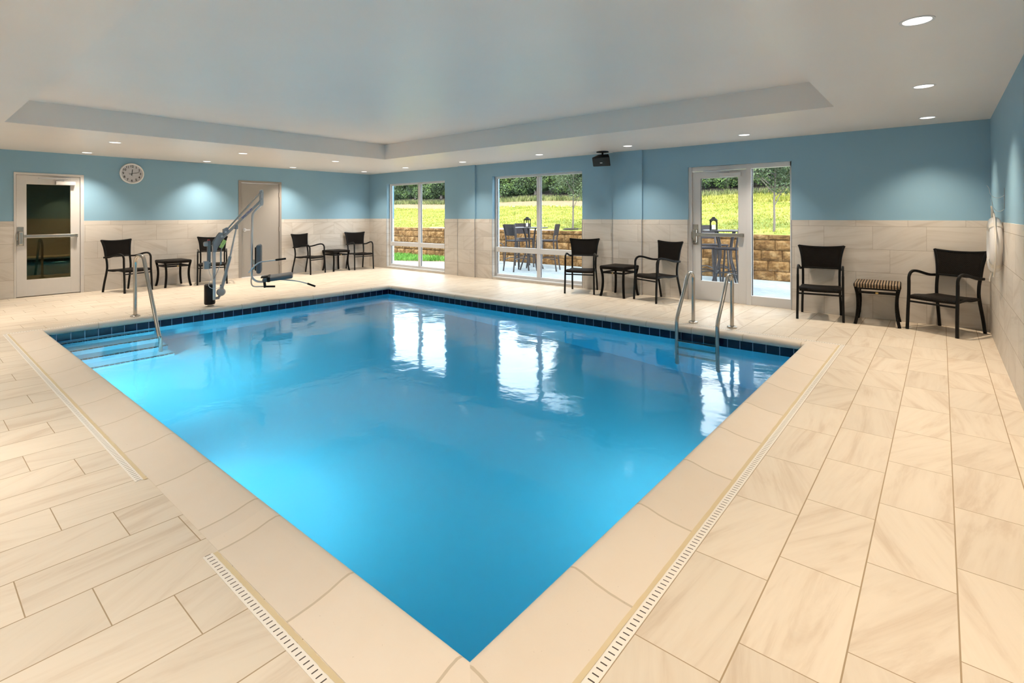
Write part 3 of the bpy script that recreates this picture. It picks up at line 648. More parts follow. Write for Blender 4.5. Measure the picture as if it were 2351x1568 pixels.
# ------------------------------------------------------------------ furniture by the walls
def chair(label, back_mat):
    t = thing('armchair', label, 'chair')
    rc = (0.030, 0.030)
    for sx in (-1, 1):
        f = smooth_path([(sx*0.268, -0.300, 0), (sx*0.264, -0.290, 0.25), (sx*0.262, -0.278, 0.45), (sx*0.262, -0.275, 0.61)], 4)
        b = MB(); b.sweep(f, rect=rc, up=(sx, 0, 0)); b.build('leg', m_black, t)
        a = smooth_path([(sx*0.262, -0.275, 0.60), (sx*0.262, -0.272, 0.655), (sx*0.262, -0.245, 0.700), (sx*0.262, -0.19, 0.722), (sx*0.261, -0.10, 0.713), (sx*0.258, 0.02, 0.683), (sx*0.256, 0.12, 0.662), (sx*0.254, 0.235, 0.656)], 5)
        b = MB(); b.sweep(a, rect=(0.032, 0.026), up=(sx, 0, 0)); b.build('armrest', m_black, t, True)
        r = smooth_path([(sx*0.240, 0.285, 0), (sx*0.236, 0.255, 0.16), (sx*0.228, 0.215, 0.34), (sx*0.224, 0.195, 0.46), (sx*0.224, 0.203, 0.58), (sx*0.228, 0.225, 0.68), (sx*0.240, 0.240, 0.82), (sx*0.262, 0.256, 0.93), (sx*0.282, 0.265, 0.986)], 4)
        b = MB(); b.sweep(r, rect=rc, up=(sx, 0, 0)); b.build('leg', m_black, t)
        b = MB(); b.sweep(smooth_path([(sx*0.262, -0.27, 0.405), (sx*0.25, -0.12, 0.418), (sx*0.24, 0.02, 0.405), (sx*0.228, 0.20, 0.415)], 5), rect=(0.022, 0.026), up=(0, 0, 1)); b.build('seat_rail', m_black, t)
    # back frame: sagging top rail and lower rail
    b = MB()
    b.sweep([(x*0.282, 0.265+0.014*(1-x*x), 0.979-0.020*(1-x*x)) for x in [i/8-1 for i in range(17)]], rect=(0.028, 0.026), up=(0, 0, 1)); b.build('top_rail', m_black, t); b = MB()
    b.sweep([(x*0.226, 0.222+0.012*(1-x*x), 0.665) for x in [i/8-1 for i in range(17)]], rect=(0.026, 0.024), up=(0, 0, 1)); b.build('lower_rail', m_black, t)
    b = MB()
    def bk(u, v, off):
        z = 0.668+v*(0.968-0.668-0.02*(1-(2*u-1)**2)); hw = 0.222+0.055*v**1.8; x = (2*u-1)*hw
        return (x, 0.222+0.040*v**1.1+0.014*(1-(2*u-1)**2)+off, z)
    b.grid(lambda u, v: bk(u, v, -0.007), 12, 10); b.grid(lambda u, v: bk(1-u, v, 0.007), 12, 10)
    b.build('backrest', back_mat, t, True, fix=False)
    b = MB(); N = 12
    prof = [(-0.285, 0.385), (-0.288, 0.412), (-0.272, 0.430), (-0.20, 0.437), (0.0, 0.424), (0.19, 0.428), (0.19, 0.408), (0.0, 0.404), (-0.20, 0.412), (-0.262, 0.405), (-0.27, 0.385)]
    R = [[b.bm.verts.new(((2*k/N-1)*(0.243-0.02*max(0, (y+0.1)/0.3)), y, z-0.006*(1-(2*k/N-1)**2))) for y, z in prof] for k in range(N+1)]
    for k in range(N):
        for i in range(len(prof)): j = (i+1) % len(prof); b._f([R[k][i], R[k][j], R[k+1][j], R[k+1][i]])
    b._f(R[0]); b._f(list(reversed(R[-1]))); b.build('seat', back_mat, t)
    b = MB(); b.box(-0.25, 0.25, -0.288, -0.268, 0.338, 0.360, bev=0.004); b.build('stretcher', m_black, t)
    return t

def side_table(label, topm):
    t = thing('side_table', label, 'side table')
    for sx in (-1, 1):
        for sy in (-1, 1):
            b = MB(); b.sweep(smooth_path([(sx*0.232, sy*0.252, 0), (sx*0.214, sy*0.232, 0.10), (sx*0.203, sy*0.222, 0.24), (sx*0.208, sy*0.226, 0.38), (sx*0.228, sy*0.242, 0.49)], 4), rect=(0.036, 0.036), up=(sx, 0, 0)); b.build('leg', m_wicker, t)
    b = MB()
    for z in (0.422,):
        b.box(-0.20, 0.20, -0.235, -0.213, z-0.017, z+0.013, bev=0.003); b.box(-0.20, 0.20, 0.213, 0.235, z-0.017, z+0.013, bev=0.003)
        b.box(-0.222, -0.20, -0.22, 0.22, z-0.017, z+0.013, bev=0.003); b.box(0.20, 0.222, -0.22, 0.22, z-0.017, z+0.013, bev=0.003)
    b.build('apron', m_black, t)
    b = MB(); b.box(-0.252, 0.252, -0.262, 0.262, 0.478, 0.540, bev=0.022); b.build('tabletop', topm, t, True)
    b = MB(); b.lathe([(0, 0), (0.012, 0), (0.010, 0.003), (0, 0.004)], M=Matrix.Translation((0.0, -0.236, 0.420)) @ Matrix.Rotation(PI/2, 4, 'X') @ Matrix.Scale(1.5, 4, (1, 0, 0)), n=16); b.build('badge', m_brass, t)
    return t

proto_c = chair('x', m_wicker_brown); proto_t = side_table('x', m_wicker_brown)
GC, GT = 'black armchairs with wicker seats around the pool', 'woven black side tables around the pool'
def place(proto, flx, fly, frx, fry, label, group, used=[]):
    """front feet given; front faces local -Y"""
    ang = math.atan2(fry-fly, frx-flx); mid = Vector(((flx+frx)/2, (fly+fry)/2, 0))
    fy = 0.30 if proto is proto_c else 0.252
    c = mid + Vector((-math.sin(ang), math.cos(ang), 0))*fy
    o = proto if proto not in used else copy_tree(proto)
    used.append(proto)
    o.location = c; o.rotation_euler = (0, 0, ang); o['label'] = label; o['group'] = group
    return o
place(proto_c, 10.947, -0.67, 11.478, -0.602, 'black wicker armchair just right of the glass exit door', GC)
cC = place(proto_c, 12.138, -0.525, 12.612, -0.792, 'angled black wicker armchair in the right room corner by the life ring', GC)
place(proto_c, 7.174, -0.775, 7.676, -0.572, 'angled black wicker armchair overlapping the lower edge of the wide window', GC)
place(proto_c, 8.415, -0.555, 8.984, -0.797, 'black wicker armchair between the woven side table and the glass exit door', GC)
place(proto_c, 0.865, -5.92, 0.640, -5.41, 'angled black armchair beneath the wall clock', GC)
place(proto_c, 0.655, -4.63, 0.845, -4.126, 'black wicker armchair standing behind the pool lift mast', GC)
place(proto_c, 0.735, -2.180, 0.545, -1.69, 'angled black armchair right of the taupe door', GC)
place(proto_c, 0.625, -0.895, 0.700, -0.36, 'black wicker armchair closest to the room corner between doors and windows', GC)
tb = place(proto_t, 11.612, -0.575, 12.058, -0.555, 'woven side table with gloss painted on its ribbed top between the two armchairs on the right', GT)
place(proto_t, 7.840, -0.625, 8.297, -0.640, 'brown woven side table in front of the pilaster left of the glass door', GT)
place(proto_t, 0.592, -5.175, 0.575, -4.73, 'woven side table between the armchairs under the clock and behind the lift', GT)
place(proto_t, 0.530, -1.445, 0.525, -0.99, 'woven side table between the two armchairs near the room corner', GT)
for ch in [x for x in bpy.data.objects if x.parent == tb and x.name.startswith('tabletop')]:
    ch.data = ch.data.copy(); ch.data.materials[0] = m_wicker_gloss

# ------------------------------------------------------------------ pool lift
LX = 3.53
t = thing('pool_lift', 'grey accessible pool lift with hanging slate seat at the pool edge', 'pool lift', (LX, -5.41, 0))
def lp(y, z, x=0.0): return Vector((x, y+5.41, z))
def part(b, name, mat, sm=False, parent=None): return b.build(name, mat, parent or t, sm)
b = MB(); b.lathe([(0, 0), (0.05, 0), (0.05, 0.008), (0.03, 0.012), (0.03, 0.05)], n=24); part(b, 'anchor_base', m_steel, True)
b = MB(); b.lathe([(0.0, 0.03), (0.07, 0.03), (0.078, 0.045), (0.078, 0.335), (0.066, 0.348), (0.0, 0.348)], c=(0, -0.012, 0), n=32); part(b, 'base_cover', m_blackp, True)
b = MB(); b.box(0.055, 0.095, 0.0, 0.045, 0.10, 0.97, bev=0.006); part(b, 'mast', m_chrome)
b = MB(); b.box(0.05, 0.10, -0.004, 0.048, 0.955, 0.975, bev=0.004); part(b, 'mast_cap', m_greyp)
b = MB(); b.box(0.050, 0.092, -0.074, -0.026, 0.60, 1.045, bev=0.010); box_ = part(b, 'control_box', m_greyd)
b = MB(); b.box(0.04, 0.10, -0.125, -0.06, 0.955, 1.03, bev=0.022); part(b, 'box_handle', m_greyp, True, box_)
b = MB(); b.lathe([(0, 0), (0.018, 0), (0.018, 0.014), (0.012, 0.02), (0, 0.02)], c=(0.07, -0.05, 1.045), n=16); part(b, 'stop_button', m_red, True, box_)
b = MB(); b.box(0.04, 0.10, -0.125, -0.055, 0.60, 0.725, bev=0.008); part(b, 'battery', m_greyp)
b = MB(); b.lathe([(0, 0), (0.008, 0), (0, 0.004)], M=Matrix.Translation((0.102, -0.05, 0.695)) @ Matrix.Rotation(PI/2, 4, 'Y'), n=12); part(b, 'key_switch', m_whitep)
def plate(pts, x0, x1, name, mat):
    b = MB(); A = [b.bm.verts.new(lp(y, z, x0)) for y, z in pts]; B = [b.bm.verts.new(lp(y, z, x1)) for y, z in pts]
    b._f(A); b._f(list(reversed(B))); n = len(pts)
    for i in range(n): b._f([A[i], A[(i+1) % n], B[(i+1) % n], B[i]])
    return part(b, name, mat)
plate([(-5.405, 0.86), (-5.405, 1.01), (-5.34, 1.12), (-5.30, 1.17), (-5.26, 1.16), (-5.255, 1.08), (-5.30, 1.0), (-5.345, 0.92), (-5.36, 0.86)], 0.045, 0.056, 'bracket_plate', m_greymetal)
plate([(-5.405, 0.86), (-5.405, 1.01), (-5.34, 1.12), (-5.30, 1.17), (-5.26, 1.16), (-5.255, 1.08), (-5.30, 1.0), (-5.345, 0.92), (-5.36, 0.86)], 0.096, 0.107, 'bracket_plate', m_greymetal)
b = MB(); b.sweep([lp(-5.285, 1.055, .076), lp(-4.655, 1.69, .076)], rect=(0.034, 0.040)); arm = part(b, 'main_arm', m_armmetal)
b = MB(); b.sweep([lp(-5.235, 1.165, .076), lp(-4.655, 1.835, .076)], rect=(0.020, 0.022)); part(b, 'upper_arm', m_armmetal)
for q in ((-5.283, 1.105), (-5.225, 1.175), (-4.64, 1.85), (-4.64, 1.72)):
    b = MB(); b.lathe([(0, -0.042), (0.018, -0.042), (0.018, 0.042), (0, 0.042)], M=Matrix.Translation(lp(q[0], q[1], .076)) @ Matrix.Rotation(PI/2, 4, 'Y'), n=14); part(b, 'pivot_bolt', m_chrome, True)
plate([(-5.25, 1.13), (-5.25, 1.22), (-5.19, 1.25), (-5.17, 1.19)], 0.05, 0.10, 'arm_clevis', m_greymetal)
plate([(-4.665, 1.62), (-4.665, 1.87), (-4.625, 1.88), (-4.615, 1.84), (-4.615, 1.64), (-4.63, 1.60)], 0.055, 0.064, 'tip_plate', m_chrome)
plate([(-4.665, 1.62), (-4.665, 1.87), (-4.625, 1.88), (-4.615, 1.84), (-4.615, 1.64), (-4.63, 1.60)], 0.088, 0.097, 'tip_plate', m_chrome)
# lettering on the arm, reading upwards along it
d_ = Vector((0, 0.63, 0.635)).normalized(); nrm_ = Vector((1, 0, 0)); up_ = nrm_.cross(d_)
Mt = Matrix((d_, up_, nrm_)).transposed().to_4x4(); Mt.translation = lp(-4.885, 1.475, .076+0.0180)
text_obj('arm_lettering', 'SPECTRUM', 0.046, m_blueink, Mt, arm)
# actuator
b = MB(); b.sweep([lp(-5.265, 0.30, .076), lp(-5.145, 0.775, .076)], 0.024, 14); part(b, 'actuator_tube', m_greyp, True)
b = MB(); b.sweep([lp(-5.145, 0.775, .076), lp(-5.045, 1.245, .076)], 0.013, 12); part(b, 'actuator_rod', m_chrome, True)
b = MB(); b.box(0.05, 0.10, 0.335, 0.385, 1.215, 1.285, bev=0.01); part(b, 'actuator_clevis', m_greymetal)
b = MB(); b.lathe([(0, -0.045), (0.05, -0.042), (0.064, -0.02), (0.064, 0.02), (0.05, 0.042), (0, 0.045)], M=Matrix.Translation(lp(-5.283, 0.215, .076)) @ Matrix.Rotation(PI/2, 4, 'Y') @ Matrix.Rotation(0.5, 4, 'X'), n=24); b.lathe([(0, 0), (0.03, 0), (0.027, 0.09), (0, 0.09)], c=lp(-5.272, 0.245, .076), n=16); part(b, 'actuator_motor', m_greyp, True)
b = MB(); b.box(0.055, 0.095, 0.03, 0.10, 0.105, 0.145, bev=0.008); b.sweep([lp(-5.32, 0.13, .076), lp(-5.285, 0.18, .076)], 0.018, 10); part(b, 'motor_bracket', m_greymetal)
# cables, tag, remote
b = MB(); b.sweep(smooth_path([lp(-5.46, 0.60, .07), lp(-5.45, 0.53, .08), lp(-5.43, 0.47, .09), lp(-5.46, 0.40, .1), lp(-5.47, 0.33, .1), lp(-5.42, 0.29, .11), lp(-5.33, 0.29, .1), lp(-5.27, 0.32, .09)], 6), 0.004, 6); part(b, 'cable', m_whitep)
b = MB(); b.sweep(smooth_path([lp(-5.30, 1.0, .11), lp(-5.29, 0.93, .12), lp(-5.30, 0.85, .12)], 4), 0.006, 6); b.box(0.105, 0.13, 0.098, 0.120, 0.66, 0.87, bev=0.006); b.sweep(smooth_path([lp(-5.31, 0.66, .12), lp(-5.34, 0.58, .12), lp(-5.37, 0.50, .11), lp(-5.40, 0.43, .1)], 5), 0.004, 6); part(b, 'hand_control', m_greyp)
Mtag = Matrix.Translation(lp(-5.272, 0.985, .125)) @ Matrix.Rotation(math.radians(-28), 4, 'X') @ Matrix.Rotation(math.radians(12), 4, 'Z')
b = MB(); b.box(-0.001, 0.001, -0.032, 0.032, -0.07, 0.07, Mtag); tg = part(b, 'paper_tag', m_yellow); tg['label'] = 'yellow paper tag'
text_obj('tag_mark', '5', 0.035, m_ink, Mtag @ Matrix.Translation((0.0015, 0, 0)) @ Matrix.Rotation(PI/2, 4, 'Z') @ Matrix.Rotation(PI/2, 4, 'X'), tg, 0.0003)
# hanging pipe and seat in its own frame
b = MB(); b.sweep(smooth_path([lp(-4.64, 1.625, .076), lp(-4.70, 1.565, .076), lp(-4.755, 1.505, .07), lp(-4.782, 1.43, .06), lp(-4.785, 1.20, .05), lp(-4.785, 0.80, .03), lp(-4.782, 0.48, .02), lp(-4.765, 0.385, .02), lp(-4.705, 0.325, .05), lp(-4.62, 0.312, .10)], 6), 0.019, 12); part(b, 'seat_pipe', m_chrome, True)
F = Vector((0.456, 0.89, 0)).normalized(); Wd = Vector((F.y, -F.x, 0))
MS = Matrix((F, Wd, Vector((0, 0, 1)))).transposed().to_4x4(); MS.translation = Vector((0.02, 0.63, 0))
def sp(a, b_, z): return MS @ Vector((a, b_, z))
b = MB(); b.box(0.075, 0.150, -0.19, 0.19, 0.47, 0.95, MS, bev=0.032); bkp = part(b, 'seat_back', m_pad, True)
b = MB(); b.box(0.055, 0.078, -0.15, 0.15, 0.52, 0.91, MS, bev=0.01); part(b, 'back_shell', m_blackp, False, bkp)
b = MB(); b.box(0.015, 0.06, -0.05, 0.06, 0.62, 0.70, MS, bev=0.006); b.box(0.015, 0.06, -0.05, 0.06, 0.53, 0.58, MS, bev=0.006); part(b, 'pipe_clamp', m_steel)
b = MB()
Mtilt = MS @ Matrix.Translation((0.17, 0, 0.355)) @ Matrix.Rotation(math.radians(-6), 4, 'Y')
b.box(0.0, 0.47, -0.245, 0.245, -0.03, 0.04, Mtilt, bev=0.03); st = part(b, 'seat', m_pad, True)
b = MB(); b.box(0.065, 0.125, -0.251, 0.251, -0.036, 0.046, Mtilt, bev=0.02); b.box(0.01, 0.05, 0.19, 0.22, -0.12, -0.02, Mtilt); b.box(-0.02, 0.09, -0.05, 0.20, 0.042, 0.058, Mtilt, bev=0.005); part(b, 'seat_belt', m_blackp, True, st)
def bar(name, pts, g0):
    b = MB(); P_ = smooth_path([sp(*q) for q in pts], 5); b.sweep(P_, 0.011, 10); o = part(b, name, m_chrome, True)
    e = sp(*pts[-1]); d = (e - sp(*pts[-2])).normalized()
    b = MB(); b.sweep([e-d*g0, e-d*g0*0.5, e+d*0.012], 0.0165, 12); part(b, 'grip', m_blackp, True, o)
bar('armrest', [(-0.03, 0.23, 0.50), (0.04, 0.24, 0.59), (0.12, 0.24, 0.66), (0.20, 0.24, 0.678), (0.35, 0.24, 0.694), (0.52, 0.24, 0.712)], 0.15)
bar('footrest_bar', [(0.38, 0.0, 0.345), (0.55, 0.0, 0.325), (0.72, 0.0, 0.295), (0.87, 0.0, 0.247), (0.99, 0.0, 0.195)], 0.13)
bar('footrest_bar', [(0.0, 0.0, 0.42), (-0.005, 0.06, 0.32), (0.03, 0.09, 0.258), (0.15, 0.1, 0.247), (0.35, 0.1, 0.238)], 0.15)

# ------------------------------------------------------------------ clock
t = thing('wall_clock', 'round silver-rimmed wall clock reading about 12:13', 'clock', (0.0, -5.590, 2.288))
RY = Matrix.Rotation(PI/2, 4, 'Y')
b = MB(); b.lathe([(0.205, 0.001), (0.207, 0.02), (0.200, 0.040), (0.188, 0.045), (0.178, 0.036), (0.176, 0.02), (0.176, 0.001)], M=RY, n=64); b.build('rim', m_silver, t, True)
b = MB(); b.lathe([(0, 0.018), (0.178, 0.018)], M=RY, n=64); b.lathe([(0, 0.002), (0.178, 0.002)], M=RY, n=64); fc = b.build('clock_face', m_clockface, t)
# face axes: right = +Y, up = +Z, normal = +X
MF = Matrix(((0, 0, 1, 0), (1, 0, 0, 0), (0, 1, 0, 0), (0, 0, 0, 1)))
for k in range(1, 13):
    a = k*PI/6; q = Matrix.Translation((0.0195, 0.142*math.sin(a), 0.142*math.cos(a))) @ MF
    text_obj('numeral', str(k), 0.062, m_ink, q, fc, 0.0004, 0.0012)
def hand(ang, l0, l1, w_, name, xo):
    b = MB(); Mh = Matrix.Rotation(-ang, 4, 'X'); b.box(xo, xo+0.002, -w_, w_, -l0, l1, Mh); b.build(name, m_ink, t)
hand(math.radians(7), 0.04, 0.085, 0.005, 'hour_hand', 0.023); hand(math.radians(78), 0.045, 0.125, 0.0035, 'minute_hand', 0.026)
hand(math.radians(168), 0.0, 0.06, 0.0012, 'second_hand', 0.029)
b = MB(); b.lathe([(0.007, 0.018), (0.007, 0.032), (0, 0.033)], M=RY, n=16); b.build('hub', m_ink, t)

# ------------------------------------------------------------------ speaker
t = thing('ceiling_speaker', 'black loudspeaker hung from the ceiling beside the wide window', 'speaker', (7.68, -0.27, 2.60))
b = MB(); b.lathe([(0, 0), (0.11, 0), (0.115, -0.012), (0, -0.016)], n=32); b.build('ceiling_plate', m_blackp, t, True)
b = MB(); b.sweep([(0, 0, -0.01), (0, 0, -0.06)], 0.018, 10); b.build('mount_stem', m_blackp, t, True)
MSp = Matrix.Translation((0, 0.0, -0.155)) @ Matrix.Rotation(math.radians(14), 4, 'Z') @ Matrix.Rotation(math.radians(24), 4, 'X')
b = MB()
fr_ = [(-0.165, -0.10, -0.088), (0.165, -0.10, -0.088), (0.165, -0.10, 0.088), (-0.165, -0.10, 0.088)]
bk_ = [(-0.10, 0.10, -0.080), (0.10, 0.10, -0.080), (0.10, 0.10, 0.080), (-0.10, 0.10, 0.080)]
A = [b.bm.verts.new(Vector(q)) for q in fr_]; B = [b.bm.verts.new(Vector(q)) for q in bk_]
b._f(A); b._f(list(reversed(B)))
for i in range(4): b._f([A[i], A[(i+1) % 4], B[(i+1) % 4], B[i]])
bmesh.ops.recalc_face_normals(b.bm, faces=b.bm.faces); bmesh.ops.bevel(b.bm, geom=list(b.bm.edges), offset=0.014, segments=3, profile=0.6, affect='EDGES')
bmesh.ops.transform(b.bm, matrix=MSp, verts=b.bm.verts); cab = b.build('cabinet', m_blackp, t, True)
b = MB(); b.box(-0.155, 0.155, -0.106, -0.098, -0.078, 0.078, MSp, bev=0.003); gr = b.build('grille', plain('speaker_grille', (0.016, 0.019, 0.023, 1), 0.6, 0, 0.5, 0.1, 40, 0.8, 500), t)
b = MB(); b.box(-0.022, 0.022, -0.110, -0.105, -0.024, -0.012, MSp); b.build('badge', m_whitep, gr)

# ------------------------------------------------------------------ life ring and hooks
t = thing('life_ring', 'white life ring with white rope hanging on the right wall', 'life ring', (12.872, -1.70, 1.13))
b = MB(); ro, ri = 0.272, 0.165; Rm, rm = (ro+ri)/2, (ro-ri)/2
b2 = bmesh.new(); n1, n2 = 48, 16; V = []
for i in range(n1):
    a = 2*PI*i/n1; V.append([b2.verts.new((0.048*math.sin(2*PI*j/n2), (Rm+rm*math.cos(2*PI*j/n2))*math.cos(a), (Rm+rm*math.cos(2*PI*j/n2))*math.sin(a))) for j in range(n2)])
for i in range(n1):
    for j in range(n2): b2.faces.new([V[i][j], V[(i+1) % n1][j], V[(i+1) % n1][(j+1) % n2], V[i][(j+1) % n2]])
b.merge(b2); b.build('buoy_ring', m_whitep, t, True)
for a in (0.9, 2.3, 4.0, 5.4):
    b = MB(); c = Vector((0, Rm*math.cos(a), Rm*math.sin(a))); tn = Vector((0, -math.sin(a), math.cos(a))); rd = Vector((0, math.cos(a), math.sin(a)))
    for o_ in (-0.022,):
        ring = []
    b2 = bmesh.new(); L_ = []
    for s_ in (-0.028, 0.028):
        L_.append([b2.verts.new(c + tn*s_ + rd*((rm+0.003)*math.cos(2*PI*j/18)) + Vector((0.051*math.sin(2*PI*j/18), 0, 0))) for j in range(18)])
    for j in range(18): b2.faces.new([L_[0][j], L_[0][(j+1) % 18], L_[1][(j+1) % 18], L_[1][j]])
    b.merge(b2); b.build('strap', m_rope, t, True)
b = MB(); pts = []
for i in range(60):
    a = 2*PI*i/60; k = abs(math.sin(2*(a-0.9)*1.0)); pts.append((-0.01, (ro+0.012+0.03*k)*math.cos(a), (ro+0.012+0.03*k)*math.sin(a)))
b.sweep(pts, 0.008, 8, closed=True)
b.sweep(smooth_path([(-0.02, -0.03, 0.27), (-0.025, -0.09, 0.34), (-0.03, -0.13, 0.375), (-0.02, -0.11, 0.34), (0.0, 0.03, 0.26)], 5), 0.006, 8)
b.sweep(smooth_path([(-0.02, -0.02, -0.27), (-0.03, 0.05, -0.335), (-0.03, 0.10, -0.37), (-0.03, 0.08, -0.33), (-0.02, 0.02, -0.28)], 5), 0.006, 8)
b.build('rope', m_rope, t, True)
t = thing('wall_hook', 'thin double wire hook on the right wall above the life ring', 'hook', (W, -1.83, 1.58))
b = MB(); b.box(-0.004, 0, -0.012, 0.012, -0.10, 0.10, bev=0.001); b.build('hook_plate', m_greymetal, t)
for z, q in ((0.03, 1.0), (-0.10, 0.8)):
    b = MB(); b.sweep(smooth_path([(-0.002, 0, z), (-0.03*q, 0, z-0.02), (-0.07*q, 0, z-0.02), (-0.10*q, 0, z+0.015), (-0.11*q, 0, z+0.07), (-0.125*q, 0, z+0.10)], 6), 0.0022, 8); b.build('hook_arm', m_chrome, t, True)

# ------------------------------------------------------------------ downlights and vent
LP = [(12.36, -4.66, 'the ceiling right of the pool, nearest the viewpoint'), (12.35, -2.60, 'the right side ceiling, middle of its row of three'), (12.345, -0.62, 'the right rear corner of the ceiling above the angled armchair'),
      (10.26, -0.66, 'the ceiling above the glass exit door'), (8.40, -0.68, 'the ceiling right of the black loudspeaker'), (6.53, -0.68, 'the ceiling above the wide window'),
      (4.44, -0.68, 'the ceiling above the first pilaster'), (2.46, -0.67, 'the ceiling in front of the corner window'), (0.75, -0.68, 'the ceiling right in the far room corner'),
      (2.50, -2.58, 'the inner left row, nearest the far corner'), (0.50, -2.50, 'the outer left row, right of the taupe door'), (2.47, -4.47, 'the inner left row, above the pool lift'),
      (0.45, -4.37, 'the outer left row, above the chair behind the lift'), (2.45, -6.40, 'the inner left row, nearest the glass-panelled door'), (0.48, -6.38, 'the outer left row, left of the clock'),
      (12.35, -6.9, 'the ceiling right beside the viewpoint, against the right wall'), (2.45, -8.6, 'the near ceiling strip, at its left end'), (5.2, -8.8, 'the near ceiling strip, second from its left end'), (8.2, -8.8, 'the near ceiling strip, third from its left end'), (10.9, -8.8, 'the near ceiling strip, just left of the viewpoint')]
def downlight(x, y, where, cool):
    lab = 'round recessed downlight in ' + where
    t = thing('recessed_downlight', lab, 'ceiling light', (x, y, H), 0, 'recessed ceiling downlights')
    b = MB(); b.lathe([(0.088, 0.0), (0.088, -0.004), (0.076, -0.005), (0.070, -0.001)], n=32); b.build('trim_ring', m_whitep, t, True)
    b = MB(); b.lathe([(0, -0.0022), (0.072, -0.0022)], n=32); b.build('lens', m_lamp, t)
    ld = bpy.data.lights.new('downlight_lamp', 'SPOT'); ld.energy = DOWN_W*cool; ld.spot_size = math.radians(104); ld.spot_blend = 1.0; ld.shadow_soft_size = 0.045
    ld.color = (1.0, 0.81, 0.60) if x > 12 else (1.0, 0.87, 0.72)
    lo = bpy.data.objects.new('downlight_lamp', ld); COL.objects.link(lo); lo.parent = t; lo.location = (0, 0, -0.012)
for x, y, wh in LP: downlight(x, y, wh, (1.25 if x > 10 else 1.6) if y < -8 else (0.82 if y > -1 else 1.05))
b = MB(); b.box(-0.04, 0.04, -0.6, 0.6, -0.006, 0, bev=0.002); vt = thing('ceiling_vent', 'long narrow slot vent in the ceiling above the clock', 'vent', (0.07, -4.88, H)); b.build('vent_frame', m_whitep, vt)
b = MB(); b.box(-0.012, -0.003, -0.58, 0.58, -0.0075, -0.005); b.box(0.004, 0.013, -0.58, 0.58, -0.0075, -0.005); b.build('slot', m_rubber, vt)

# ------------------------------------------------------------------ outdoors
b = MB(); b.box(1.55, 16, 0.24, 3.80, -0.15, -0.03); tag(b.build('patio', m_patio), 'blue-grey paver patio outside the windows', 'patio', kind='structure')
b = MB()
path = [(-9, 0.24), (1.55, 0.24), (1.55, 3.2), (0.8, 2.75), (0.1, 2.35), (-0.6, 1.95), (-1.4, 1.75), (-9, 1.6)]
vs = [b.bm.verts.new((x, y, -0.032)) for x, y in path]; b._f(vs)
tag(b.build('path', m_concrete), 'pale concrete path outside the corner window', 'path', kind='structure')
b = MB(); b.quad([(-14, 1.0, -0.045), (3, 1.0, -0.045), (3, 3.9, -0.045), (-14, 3.9, -0.045)]); tag(b.build('ground_bed', m_soil), 'soil under the grass strip at the foot of the stone wall', 'ground', kind='structure')
# retaining wall of split-face blocks
b = MB(); rows = [(-0.06, 0.175), (0.175, 0.405), (0.405, 0.635), (0.635, 0.865), (0.865, 0.985)]
rnd = random.Random(3); YW = 3.78
for r, (z0, z1) in enumerate(rows):
    L_ = 0.43; x = -14 + (0.215 if r % 2 else 0) + (0.07*r)
    while x < 13.5:
        l2 = L_; nu, nv = 8, 5
        V = []
        for i in range(nu+1):
            c_ = []
            for j in range(nv+1):
                u, v = i/nu, j/nv; e = min(u, 1-u, v*0.7, (1-v)*0.7)*6
                bul = 0.03*min(1, e) + (rnd.uniform(-0.009, 0.012) if 0 < i < nu and 0 < j < nv else 0)
                c_.append(b.bm.verts.new((x+0.007+u*(l2-0.014), YW+0.03-bul+0.018*r, z0+0.006+v*(z1-z0-0.012))))
            V.append(c_)
        for i in range(nu):
            for j in range(nv): b._f([V[i][j], V[i+1][j], V[i+1][j+1], V[i][j+1]])
        x += l2
b.box(-14, 13.9, YW+0.128, YW+0.5, -0.1, 0.97)
tag(b.build('retaining_wall', m_block, fix=False), 'brown split-face block retaining wall behind the patio', 'wall', kind='structure')

def hz(x, y):
    if y < 13.4: z = 0.97 + (y-4.1)*0.098
    elif y < 16.4: z = 1.88 + (y-13.4)*0.16
    else: z = 2.36 + (y-16.4)*0.20
    return z + 0.05*math.sin(x*0.5+y*0.3)
b = MB(); b.grid(lambda u, v: (-45+u*75, 4.1+v*9.3, hz(-45+u*75, 4.1+v*9.3)), 60, 12)
tag(b.build('lawn_slope', m_lawn, smooth=True), 'sunlit lawn slope above the retaining wall', 'lawn', kind='structure')
b = MB(); b.grid(lambda u, v: (-45+u*75, 13.4+v*3.7, hz(-45+u*75, 13.4+v*3.7)+0.01), 60, 4)
tag(b.build('soil_bank', m_soil, smooth=True), 'bare soil bank between lawn and hedge', 'ground', kind='structure')

